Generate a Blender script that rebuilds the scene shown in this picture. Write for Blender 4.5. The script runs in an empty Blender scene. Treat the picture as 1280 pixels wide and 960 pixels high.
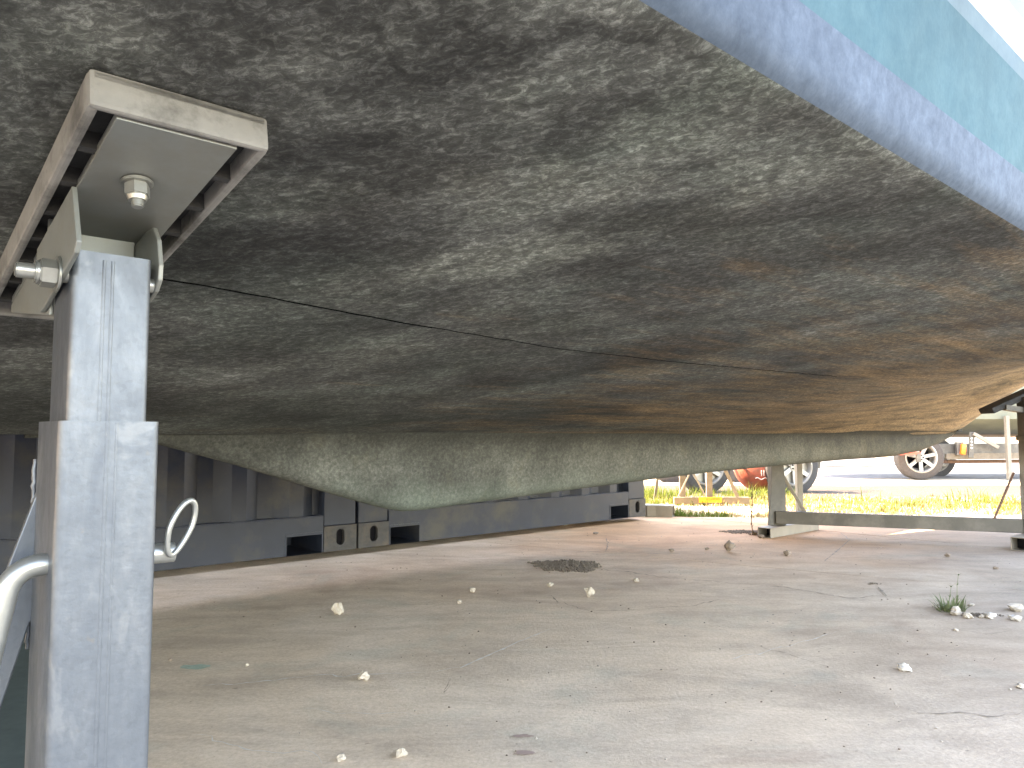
import bpy, bmesh, math, random
from mathutils import Vector, Matrix, noise
random.seed(7)
R = math.radians
SC = bpy.context.scene
COL = SC.collection

# ---------------------------------------------------------------- camera
cam = bpy.data.cameras.new('camera'); co = bpy.data.objects.new('camera', cam); COL.objects.link(co)
cam.sensor_width = 36; cam.lens = 36 * 940 / 1280; cam.clip_start = .02; cam.clip_end = 2000
co.location = (0, 0, .64); co.rotation_euler = (R(90) + math.atan(63 / 940), 0, 0)
SC.camera = co

# ---------------------------------------------------------------- light
SUN_AZ = math.atan2(.25, -.97)     # direction towards the sun, from +X counter-clockwise
SUN_EL = R(52)
w = bpy.data.worlds.new('World'); SC.world = w; w.use_nodes = True
nt = w.node_tree; nt.nodes.clear()
sky = nt.nodes.new('ShaderNodeTexSky'); sky.sky_type = 'NISHITA'; sky.sun_disc = False
sky.sun_elevation = SUN_EL; sky.sun_rotation = math.pi / 2 - SUN_AZ
sky.air_density = 1.0; sky.dust_density = 1.0; sky.ozone_density = 1.0
bg = nt.nodes.new('ShaderNodeBackground'); bg.inputs[1].default_value = .15
wo = nt.nodes.new('ShaderNodeOutputWorld')
nt.links.new(sky.outputs[0], bg.inputs[0]); nt.links.new(bg.outputs[0], wo.inputs[0])
sl = bpy.data.lights.new('sun', 'SUN'); sl.energy = 3.0; sl.angle = R(.53); sl.color = (1, .91, .77)
so = bpy.data.objects.new('sun', sl); COL.objects.link(so)
sd = Vector((math.cos(SUN_AZ) * math.cos(SUN_EL), math.sin(SUN_AZ) * math.cos(SUN_EL), math.sin(SUN_EL)))
so.rotation_euler = sd.to_track_quat('Z', 'Y').to_euler()
SC.view_settings.view_transform = 'Standard'; SC.view_settings.look = 'None'
SC.view_settings.exposure = 4.25; SC.view_settings.gamma = 1
SC.view_settings.use_white_balance = True; SC.view_settings.white_balance_temperature = 9100; SC.view_settings.white_balance_tint = 18
SC.cycles.max_bounces = 10; SC.cycles.diffuse_bounces = 7

# ---------------------------------------------------------------- frames
D = Vector((.748, .663, 0)).normalized(); N = Vector((-D.y, D.x, 0)); TH = math.atan2(D.y, D.x)
def W(s, n, z=0): return D * s + N * n + Vector((0, 0, z))      # boat/container axes -> world

# ---------------------------------------------------------------- materials
def mat(name): 
    m = bpy.data.materials.new(name); m.use_nodes = True
    t = m.node_tree; return m, t, t.nodes['Principled BSDF']
def nd(t, kind, **kw):
    n = t.nodes.new(kind)
    for k, v in kw.items():
        if isinstance(k, str) and hasattr(n, k): setattr(n, k, v)
        else: n.inputs[k.replace('_', ' ')].default_value = v
    return n
def coords(t, scale=(1, 1, 1), loc=(0, 0, 0), rot=(0, 0, 0)):
    c = nd(t, 'ShaderNodeTexCoord'); mp = nd(t, 'ShaderNodeMapping')
    mp.inputs['Scale'].default_value = scale; mp.inputs['Location'].default_value = loc; mp.inputs['Rotation'].default_value = rot
    t.links.new(c.outputs['Object'], mp.inputs[0]); return mp.outputs[0]
def noi(t, v, sc, det=6, rough=.6, dist=0):
    n = nd(t, 'ShaderNodeTexNoise'); n.inputs['Scale'].default_value = sc; n.inputs['Detail'].default_value = det
    n.inputs['Roughness'].default_value = rough; n.inputs['Distortion'].default_value = dist
    t.links.new(v, n.inputs['Vector']); return n.outputs['Fac']
def ramp(t, f, stops):
    r = nd(t, 'ShaderNodeValToRGB'); e = r.color_ramp.elements
    while len(e) < len(stops): e.new(.5)
    for i, (p, c) in enumerate(stops):
        e[i].position = p; e[i].color = (c, c, c, 1) if isinstance(c, (int, float)) else (*c, 1)
    t.links.new(f, r.inputs[0]); return r.outputs[0]
def mix(t, f, a, b, mode='MIX'):
    m = nd(t, 'ShaderNodeMix', data_type='RGBA', blend_type=mode)
    for sock, v in ((m.inputs[0], f), (m.inputs[6], a), (m.inputs[7], b)):
        if isinstance(v, (int, float)): sock.default_value = v if sock.type == 'VALUE' else (v, v, v, 1)
        elif isinstance(v, tuple): sock.default_value = (*v, 1)
        else: t.links.new(v, sock)
    return m.outputs[2]
def bump(t, b, h, strength=.3, dist=.01):
    n = nd(t, 'ShaderNodeBump'); n.inputs['Strength'].default_value = strength; n.inputs['Distance'].default_value = dist
    t.links.new(h, n.inputs['Height']); t.links.new(n.outputs[0], b.inputs['Normal']); return n
def simple(name, col, rough=.6, metal=0, var=.25, sc=20, bmp=.1, bd=.002, dirt=None, spec=.5):
    m, t, b = mat(name); v = coords(t)
    f = noi(t, v, sc)
    lo = tuple(c * (1 - var) for c in col); hi = tuple(min(1, c * (1 + var)) for c in col)
    c = ramp(t, f, [(.3, lo), (.7, hi)])
    if dirt:
        g = ramp(t, noi(t, v, sc * .35, 8, .7), [(.48, 0), (.66, 1)])
        c = mix(t, g, c, dirt)
    t.links.new(c, b.inputs['Base Color'])
    b.inputs['Roughness'].default_value = rough; b.inputs['Metallic'].default_value = metal
    b.inputs['Specular IOR Level'].default_value = spec
    if bmp: bump(t, b, noi(t, v, sc * 3), bmp, bd)
    return m

BLOTCH = [('D', .311, .396, .06), ('D', .331, .536, .08), ('D', .362, .709, .10), ('D', .647, .495, .08), ('D', 1.077, .354, .16), ('D', .257, .768, .07),
          ('D', .156, 1.089, .08), ('D', 1.108, 1.010, .22), ('D', 1.80, 1.166, .4), ('D', .357, .338, .05), ('L', .495, .501, .08), ('L', .585, .66, .11),
          ('L', .524, .343, .07), ('L', .081, .507, .05), ('L', .473, .764, .11), ('L', .269, .634, .06), ('L', .666, .357, .08), ('L', .206, .43, .05), ('L', .64, .557, .09), ('L', .587, 1.063, .17)]
def m_hull():
    m, t, b = mat('weathered_antifouling')
    v = coords(t)
    def oriented(scale, loc):
        a = coords(t, rot=(0, 0, R(45))); mp = nd(t, 'ShaderNodeMapping'); mp.inputs['Scale'].default_value = scale; mp.inputs['Location'].default_value = loc
        t.links.new(a, mp.inputs[0]); return mp.outputs[0]
    vs = oriented((1, 1.35, 1), (3, 1, 0)); vl = oriented((1, 1.5, 1), (1.3, .2, 0))
    big = noi(t, vl, 2.6, 5, .62, .6)
    bigc = ramp(t, big, [(.30, (.036, .036, .0355)), (.42, (.055, .056, .054)), (.52, (.082, .084, .079)), (.66, (.120, .123, .115))])
    bige = ramp(t, noi(t, vl, 6.5, 6, .65, .5), [(.34, (.70, .70, .69)), (.64, (1.22, 1.23, 1.21))])
    c = mix(t, 1.0, bigc, bige, 'MULTIPLY')
    fleck = ramp(t, noi(t, vs, 100, 5, .78, .6), [(.34, .55), (.50, .88), (.62, 1.95)])
    c = mix(t, .9, c, fleck, 'MULTIPLY')
    fleck2 = ramp(t, noi(t, vs, 40, 6, .8, 1.0), [(.36, .62), (.5, .95), (.63, 1.6)])
    c = mix(t, .9, c, fleck2, 'MULTIPLY')
    # hand-scrubbed pale areas and untouched dark areas, where they lie on this hull
    wv = nd(t, 'ShaderNodeTexNoise'); wv.inputs['Scale'].default_value = 9; wv.inputs['Detail'].default_value = 5; t.links.new(v, wv.inputs['Vector'])
    ws = nd(t, 'ShaderNodeVectorMath', operation='MULTIPLY_ADD'); t.links.new(wv.outputs['Color'], ws.inputs[0]); ws.inputs[1].default_value = (.16, .16, 0)
    wo_ = nd(t, 'ShaderNodeVectorMath', operation='SUBTRACT'); t.links.new(v, wo_.inputs[0]); wo_.inputs[1].default_value = (.08, .08, 0); t.links.new(wo_.outputs[0], ws.inputs[2])
    for kind, s0_, n0_, rad in BLOTCH:
        mpb = nd(t, 'ShaderNodeMapping'); mpb.vector_type = 'TEXTURE'; mpb.inputs['Location'].default_value = (s0_, n0_, 0); mpb.inputs['Rotation'].default_value = (0, 0, R(-45)); mpb.inputs['Scale'].default_value = (rad * 1.35, rad * .8, 100)
        t.links.new(ws.outputs[0], mpb.inputs[0])
        ln = nd(t, 'ShaderNodeVectorMath', operation='LENGTH'); t.links.new(mpb.outputs[0], ln.inputs[0])
        mm = nd(t, 'ShaderNodeMapRange'); mm.interpolation_type = 'SMOOTHSTEP'; t.links.new(ln.outputs['Value'], mm.inputs[0]); mm.inputs[1].default_value = 1.25; mm.inputs[2].default_value = .25; mm.inputs[3].default_value = 0; mm.inputs[4].default_value = .85
        c = mix(t, mm.outputs[0], c, mix(t, 1.0, c, (.48, .48, .49) if kind == 'D' else (1.55, 1.56, 1.50), 'MULTIPLY'))
    # greenish and brownish casts
    g = ramp(t, noi(t, vl, 3.7, 4, .6), [(.45, 0), (.62, .6)])
    c = mix(t, g, c, mix(t, 1.0, c, (.90, 1.01, .96), 'MULTIPLY'))
    br = ramp(t, noi(t, coords(t, (1, 1, 1), (7, 3, 1)), 4.1, 4, .6), [(.52, 0), (.66, .8)])
    c = mix(t, br, c, mix(t, 1.0, c, (1.03, .99, .94), 'MULTIPLY'))
    # pale bare scuffs
    sp = ramp(t, noi(t, coords(t, (1.4, 1, 1), (2, 8, 4)), 120, 3, .6, .2), [(.70, 0), (.76, 1)])
    spm = ramp(t, noi(t, vl, 5, 3, .5), [(.46, 0), (.58, .8)])
    c = mix(t, mix(t, 1.0, sp, spm, 'MULTIPLY'), c, (.20, .20, .18))
    c = mix(t, 1, c, (.98, 1.01, 1.03), 'MULTIPLY')
    # a darker strip beside the keel (boat axes)
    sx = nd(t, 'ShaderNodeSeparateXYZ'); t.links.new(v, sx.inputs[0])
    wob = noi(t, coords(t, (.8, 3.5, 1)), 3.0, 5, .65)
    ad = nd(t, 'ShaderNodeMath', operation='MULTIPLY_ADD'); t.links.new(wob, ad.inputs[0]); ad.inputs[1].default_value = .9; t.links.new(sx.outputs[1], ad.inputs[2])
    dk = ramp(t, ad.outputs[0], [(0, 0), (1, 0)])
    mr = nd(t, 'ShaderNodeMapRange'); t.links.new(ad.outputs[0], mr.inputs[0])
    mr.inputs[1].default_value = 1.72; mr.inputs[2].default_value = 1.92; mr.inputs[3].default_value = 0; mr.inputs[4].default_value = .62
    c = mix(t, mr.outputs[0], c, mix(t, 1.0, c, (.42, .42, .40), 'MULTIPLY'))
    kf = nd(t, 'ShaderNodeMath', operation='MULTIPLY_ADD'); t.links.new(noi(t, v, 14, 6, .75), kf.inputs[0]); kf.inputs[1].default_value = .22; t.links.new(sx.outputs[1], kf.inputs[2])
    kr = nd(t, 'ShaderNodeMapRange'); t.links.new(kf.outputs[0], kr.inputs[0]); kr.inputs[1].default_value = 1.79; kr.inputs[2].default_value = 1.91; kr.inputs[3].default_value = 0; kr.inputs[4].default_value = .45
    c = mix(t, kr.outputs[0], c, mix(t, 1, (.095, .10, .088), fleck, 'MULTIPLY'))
    pr_ = nd(t, 'ShaderNodeMath', operation='MULTIPLY_ADD'); t.links.new(noi(t, coords(t, (.9, 5, 2), (2, 2, 2)), 2.6, 6, .7), pr_.inputs[0]); pr_.inputs[1].default_value = 5.0; t.links.new(sx.outputs[0], pr_.inputs[2])  # tan primer streaks, plus warm bounce light painted in, stronger towards the bow
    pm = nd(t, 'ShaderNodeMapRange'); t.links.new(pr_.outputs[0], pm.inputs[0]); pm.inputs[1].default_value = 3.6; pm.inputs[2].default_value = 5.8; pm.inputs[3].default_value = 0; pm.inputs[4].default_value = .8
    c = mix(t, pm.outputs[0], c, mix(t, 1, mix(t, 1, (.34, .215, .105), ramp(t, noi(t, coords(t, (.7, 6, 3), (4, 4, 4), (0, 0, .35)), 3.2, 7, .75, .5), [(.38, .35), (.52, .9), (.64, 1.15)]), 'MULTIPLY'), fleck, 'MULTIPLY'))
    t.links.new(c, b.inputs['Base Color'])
    b.inputs['Roughness'].default_value = .82; b.inputs['Specular IOR Level'].default_value = .25
    bump(t, b, noi(t, vs, 90, 6, .7), .45, .002)
    return m
def m_keel():
    m, t, b = mat('keel_antifouling')
    v = coords(t); 
    a = ramp(t, noi(t, v, 110, 6, .78, .2), [(.32, (.042, .045, .041)), (.5, (.076, .081, .073)), (.68, (.13, .137, .124))])
    p = ramp(t, noi(t, v, 4.5, 5, .65, .4), [(.36, .68), (.64, 1.25)])
    c = mix(t, 1.0, a, p, 'MULTIPLY')
    sx = nd(t, 'ShaderNodeSeparateXYZ'); t.links.new(v, sx.inputs[0])
    ad = nd(t, 'ShaderNodeMath', operation='MULTIPLY_ADD'); t.links.new(noi(t, v, 7, 5, .7), ad.inputs[0]); ad.inputs[1].default_value = .16; t.links.new(sx.outputs[2], ad.inputs[2])
    mr = nd(t, 'ShaderNodeMapRange'); t.links.new(ad.outputs[0], mr.inputs[0])
    mr.inputs[1].default_value = .60; mr.inputs[2].default_value = .50; mr.inputs[3].default_value = 0; mr.inputs[4].default_value = .55
    c = mix(t, mr.outputs[0], c, mix(t, .4, c, (.14, .21, .165)))
    y = ramp(t, noi(t, coords(t, (1, 1, 1), (5, 5, 5)), 9, 5, .7), [(.57, 0), (.70, .25)])
    c = mix(t, y, c, (.115, .105, .07))
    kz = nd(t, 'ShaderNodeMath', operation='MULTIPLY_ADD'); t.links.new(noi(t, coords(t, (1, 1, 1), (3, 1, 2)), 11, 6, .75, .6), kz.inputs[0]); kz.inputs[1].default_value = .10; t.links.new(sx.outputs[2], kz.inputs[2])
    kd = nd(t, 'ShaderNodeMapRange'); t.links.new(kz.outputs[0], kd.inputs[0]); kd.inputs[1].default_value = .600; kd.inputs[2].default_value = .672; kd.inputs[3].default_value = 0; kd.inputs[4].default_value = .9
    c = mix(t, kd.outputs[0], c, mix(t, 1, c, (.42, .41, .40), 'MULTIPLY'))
    km = nd(t, 'ShaderNodeMapRange'); t.links.new(sx.outputs[0], km.inputs[0]); km.inputs[1].default_value = 1.2; km.inputs[2].default_value = 4.2; km.inputs[3].default_value = 0; km.inputs[4].default_value = 1  # warm bounced light tinted into the keel colour, growing towards the bow
    c = mix(t, km.outputs[0], c, mix(t, 1, c, (1.10, .88, .64), 'MULTIPLY'))
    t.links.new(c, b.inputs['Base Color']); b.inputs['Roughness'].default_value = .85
    b.inputs['Specular IOR Level'].default_value = .25
    bump(t, b, noi(t, v, 80, 6, .7), .5, .003)
    return m
def m_band(name, a, c2, sc=30):
    m, t, b = mat(name); v = coords(t)
    c = ramp(t, noi(t, v, sc, 6, .7, .2), [(.3, a), (.7, c2)])
    p = ramp(t, noi(t, v, 3.5, 4, .6), [(.35, .8), (.65, 1.12)])
    c = mix(t, 1, c, p, 'MULTIPLY')
    t.links.new(c, b.inputs['Base Color']); b.inputs['Roughness'].default_value = .75; b.inputs['Specular IOR Level'].default_value = .12
    bump(t, b, noi(t, v, 150, 4, .6), .25, .001)
    return m
def m_concrete():
    m, t, b = mat('worn_concrete'); v = coords(t)
    big = noi(t, v, .75, 6, .62, .5)
    c = ramp(t, big, [(.32, (.45, .35, .262)), (.48, (.545, .432, .328)), (.58, (.575, .47, .37)), (.7, (.49, .395, .30))])
    s2 = ramp(t, noi(t, coords(t, (1, 2.6, 1), (3, 2, 0), (0, 0, .2)), 1.9, 7, .68, .5), [(.34, .80), (.52, 1.0), (.68, 1.15)])
    c = mix(t, 1, c, s2, 'MULTIPLY')
    st = ramp(t, noi(t, coords(t, (1, 1, 1), (9, 4, 0)), 1.4, 5, .6, .8), [(.55, 0), (.70, .55)])
    c = mix(t, st, c, (.38, .275, .205))
    gr = ramp(t, noi(t, coords(t, (1, 1, 1), (2, 14, 0)), 2.2, 5, .6, .8), [(.56, 0), (.70, .35)])
    c = mix(t, gr, c, (.31, .335, .28))
    # orange bounce glow painted by the container corner, and a faint painted shadow band
    wq = nd(t, 'ShaderNodeTexNoise'); wq.inputs['Scale'].default_value = 2.2; wq.inputs['Detail'].default_value = 6; t.links.new(v, wq.inputs['Vector'])
    wm = nd(t, 'ShaderNodeVectorMath', operation='MULTIPLY_ADD'); t.links.new(wq.outputs['Color'], wm.inputs[0]); wm.inputs[1].default_value = (1.1, 1.1, 0); t.links.new(v, wm.inputs[2])
    for cx_, cy_, rx_, ry_, am in ((1.25, 5.0, 1.9, 1.8, .8), (-.1, 3.4, 1.5, .9, .12)):
        mq = nd(t, 'ShaderNodeMapping'); mq.vector_type = 'TEXTURE'; mq.inputs['Location'].default_value = (cx_ + .55, cy_ + .55, 0); mq.inputs['Scale'].default_value = (rx_, ry_, 100); t.links.new(wm.outputs[0], mq.inputs[0])
        lq = nd(t, 'ShaderNodeVectorMath', operation='LENGTH'); t.links.new(mq.outputs[0], lq.inputs[0])
        rq = nd(t, 'ShaderNodeMapRange'); rq.interpolation_type = 'SMOOTHSTEP'; t.links.new(lq.outputs['Value'], rq.inputs[0]); rq.inputs[1].default_value = 1.1; rq.inputs[2].default_value = .2; rq.inputs[3].default_value = 0; rq.inputs[4].default_value = am
        c = mix(t, rq.outputs[0], c, mix(t, 1, c, (.88, .60, .40), 'MULTIPLY'))
    # greyer concrete in the right-hand bay, painted darker to hold down its skylight
    dg = nd(t, 'ShaderNodeVectorMath', operation='DOT_PRODUCT'); t.links.new(v, dg.inputs[0]); dg.inputs[1].default_value = (1, -.25, 0)
    da = nd(t, 'ShaderNodeMath', operation='MULTIPLY_ADD'); t.links.new(noi(t, v, 1.6, 6, .65, .5), da.inputs[0]); da.inputs[1].default_value = 1.2; t.links.new(dg.outputs['Value'], da.inputs[2])
    dm = nd(t, 'ShaderNodeMapRange'); t.links.new(da.outputs[0], dm.inputs[0]); dm.inputs[1].default_value = .7; dm.inputs[2].default_value = 2.0; dm.inputs[3].default_value = 0; dm.inputs[4].default_value = .85
    c = mix(t, dm.outputs[0], c, mix(t, 1, c, (.44, .465, .49), 'MULTIPLY'))
    fine = ramp(t, noi(t, v, 85, 6, .8), [(.3, .74), (.7, 1.18)])
    c = mix(t, .85, c, fine, 'MULTIPLY')
    mid = ramp(t, noi(t, coords(t, (1, 1.6, 1), (5, 5, 0)), 9, 6, .7, .6), [(.33, .90), (.5, 1.0), (.67, 1.06)])
    c = mix(t, .9, c, mid, 'MULTIPLY')
    sc_ = ramp(t, noi(t, coords(t, (1, 5, 1), (0, 0, 0), (0, 0, -.25)), 7, 8, .8, 1.2), [(.66, 0), (.72, .5)])
    c = mix(t, sc_, c, (.55, .53, .49))
    pits = ramp(t, noi(t, v, 45, 2, .5), [(.22, .45), (.28, 1)])
    c = mix(t, .7, c, pits, 'MULTIPLY')
    t.links.new(c, b.inputs['Base Color'])
    b.inputs['Roughness'].default_value = .85; b.inputs['Specular IOR Level'].default_value = .15
    h = mix(t, .5, noi(t, v, 4, 8, .7), noi(t, v, 90, 4, .7))
    bump(t, b, h, .35, .012)
    return m
def m_galv():
    m, t, b = mat('galvanised_steel'); v = coords(t, (1, 1, .35))
    vo = nd(t, 'ShaderNodeTexVoronoi'); vo.inputs['Scale'].default_value = 260; t.links.new(coords(t), vo.inputs['Vector'])
    f = noi(t, v, 40, 6, .65, .3)
    c = ramp(t, f, [(.3, (.080, .092, .108)), (.55, (.101, .115, .132)), (.72, (.130, .143, .160))])
    hs = nd(t, 'ShaderNodeHueSaturation'); hs.inputs['Saturation'].default_value = 0; t.links.new(vo.outputs['Color'], hs.inputs['Color']); c = mix(t, .07, c, hs.outputs[0], 'OVERLAY')
    pat = ramp(t, noi(t, coords(t, (1, 1, .6), (4, 4, 4)), 22, 4, .6, .6), [(.60, 0), (.66, .45)])
    c = mix(t, pat, c, (.18, .19, .20))
    spot = ramp(t, noi(t, coords(t, (1, 1, 1), (1, 7, 2)), 55, 2, .5), [(.72, 0), (.76, .5)])
    c = mix(t, spot, c, (.12, .11, .10))
    rust = ramp(t, noi(t, coords(t, (1, 1, 1), (6, 1, 9)), 30, 4, .7), [(.70, 0), (.78, .45)])
    c = mix(t, rust, c, (.20, .12, .06))
    t.links.new(c, b.inputs['Base Color']); b.inputs['Metallic'].default_value = .55
    rr = ramp(t, f, [(.3, .52), (.7, .40)]); t.links.new(rr, b.inputs['Roughness'])
    bump(t, b, noi(t, coords(t), 60, 5, .6), .30, .002)
    return m
def m_grass(name, a, b2, tr=.5):
    m, t, b = mat(name); v = coords(t)
    c = ramp(t, noi(t, v, 3.5, 4), [(.3, a), (.7, b2)])
    t.links.new(c, b.inputs['Base Color']); b.inputs['Roughness'].default_value = .7; b.inputs['Specular IOR Level'].default_value = .2
    tl = nd(t, 'ShaderNodeBsdfTranslucent'); t.links.new(c, tl.inputs[0])
    ms = nd(t, 'ShaderNodeMixShader'); ms.inputs[0].default_value = tr
    t.links.new(b.outputs[0], ms.inputs[1]); t.links.new(tl.outputs[0], ms.inputs[2])
    t.links.new(ms.outputs[0], t.nodes['Material Output'].inputs[0])
    return m

M = dict(
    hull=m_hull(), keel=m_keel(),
    bandA=m_band('grey_violet_antifouling', (.052, .073, .102), (.092, .122, .162), 60),
    bandB=m_band('turquoise_antifouling', (.034, .088, .110), (.056, .116, .136), 40),
    bandC=m_band('pale_blue_paint', (.085, .13, .155), (.115, .165, .185), 20),
    white=simple('white_gelcoat', (.50, .50, .48), .5, 0, .04, 12, .02, spec=.2),
    cyan=simple('pale_aqua_gelcoat', (.10, .22, .225), .5, 0, .05, 12, .02, spec=.2),
    concrete=m_concrete(), galv=m_galv(),
    crack=simple('crack_dirt', (.20, .165, .13), .95, 0, .4, 60, .2),
    palecrack=simple('pale_crack_dust', (.50, .47, .42), .95, 0, .25, 80, .3),
    rubber=simple('dusty_rubber', (.190, .186, .176), .85, 0, .16, 30, .35, .002, (0.060, 0.057, 0.054)),
    blackrubber=simple('black_rubber', (.022, .022, .022), .8, 0, .3, 40, .3, .002),
    zinc=simple('zinc_plated_bolt', (0.300, 0.306, 0.288), .34, .7, .12, 60, .12, .001),
    plate=simple('galvanised_plate', (0.204, 0.219, 0.210), .5, .4, .08, 16, .1, .001, (0.180, 0.177, 0.156)),
    cont=simple('slate_container_paint', (.019, .025, .040), .45, 0, .12, 9, .12, .002, (0.045, 0.044, 0.042), spec=.26),
    contd=simple('container_paint_chipped', (.040, .040, .042), .5, 0, .25, 26, .2, .002, (0.075, 0.062, 0.052), spec=.2),
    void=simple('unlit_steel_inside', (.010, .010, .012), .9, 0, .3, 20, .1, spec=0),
    cradle=simple('dull_galvanised', (.085, .078, .066), .6, .25, .14, 16, .12, .002, (0.136, 0.124, 0.105)),
    cradlel=simple('pale_galvanised', (.21, .185, .15), .6, .2, .12, 16, .1, .002),
    rustm=simple('rusty_strap', (.13, .07, .045), .8, .1, .3, 30, .2),
    stone=simple('pale_limestone', (.38, .335, .28), .9, 0, .16, 120, .5, .002),
    stoned=simple('brown_stone', (.20, .155, .12), .9, 0, .25, 120, .5, .002),
    stoneg=simple('grey_stone', (.42, .40, .37), .9, 0, .2, 120, .5, .002),
    grit=simple('loose_grit', (.15, .118, .09), .95, 0, .45, 160, .9, .004),
    tyre=simple('tyre_rubber', (.035, .034, .036), .75, 0, .2, 30, .2),
    tyred=simple('dusty_tyre', (.050, .042, .037), .85, 0, .2, 30, .2),
    rim=simple('silver_wheel_rim', (.26, .25, .23), .4, .4, .08, 20, .05),
    red=simple('faded_red_vinyl', (.34, .075, .045), .6, 0, .25, 18, .1, .002, (.20, .09, .06)),
    redbar=simple('red_paint', (.55, .075, .04), .5, 0, .1, 18, .05),
    orange=simple('orange_lens', (.72, .16, .02), .3, 0, .1, 18, .02),
    yellow=simple('yellow_label', (.72, .36, .02), .6, 0, .06, 18, .02),
    ink=simple('dark_print', (.22, .10, .02), .7, 0, .1, 18, .0),
    whiteprint=simple('white_print', (.75, .55, .5), .7, 0, .1, 18, .0),
    grass=m_grass('backlit_grass', (.060, .095, .014), (.13, .145, .03)),
    straw=m_grass('dry_straw', (.22, .16, .07), (.36, .28, .15), .3),
    weed=m_grass('grey_green_weed', (.10, .13, .06), (.19, .22, .12), .3),
    weedd=m_grass('dry_brown_weed', (.12, .085, .05), (.2, .13, .08), .2),
    gravel=simple('sunlit_gravel', (.50, .37, .22), .95, 0, .3, 14, .8, .03, (.28, .18, .085)),
    soil=simple('bare_brown_soil', (.034, .026, .021), .95, 0, .3, 8, .8, .03),
    road=simple('grey_gravel_road', (.085, .085, .092), .9, 0, .2, 10, .5, .02),
    verge=simple('pale_dust_verge', (.34, .29, .22), .95, 0, .15, 6, .5, .02),
    low_bounce_ground=simple('low_bounce_ground', (.045, .045, .047), .9, 0, .2, 40, .5),
    wood=simple('faded_timber', (.16, .13, .095), .9, 0, .2, 20, .3),
    mat=simple('flat_dark_green', (.055, .075, .070), .85, 0, .15, 30, .3),  # for the flat dark sheet behind the prop
    boat2=simple('faded_grey_green_gelcoat', (.15, .165, .13), .5, 0, .1, 6, .05),
    boat2s=simple('faded_orange_boot_stripe', (.45, .27, .12), .5, 0, .1, 6, .05),
    cream=simple('cream_painted_cladding', (.36, .33, .26), .7, 0, .06, 3, .05),
    roofm=simple('grey_sheet_roof', (.35, .35, .35), .6, 0, .1, 3, .05),
)

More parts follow.
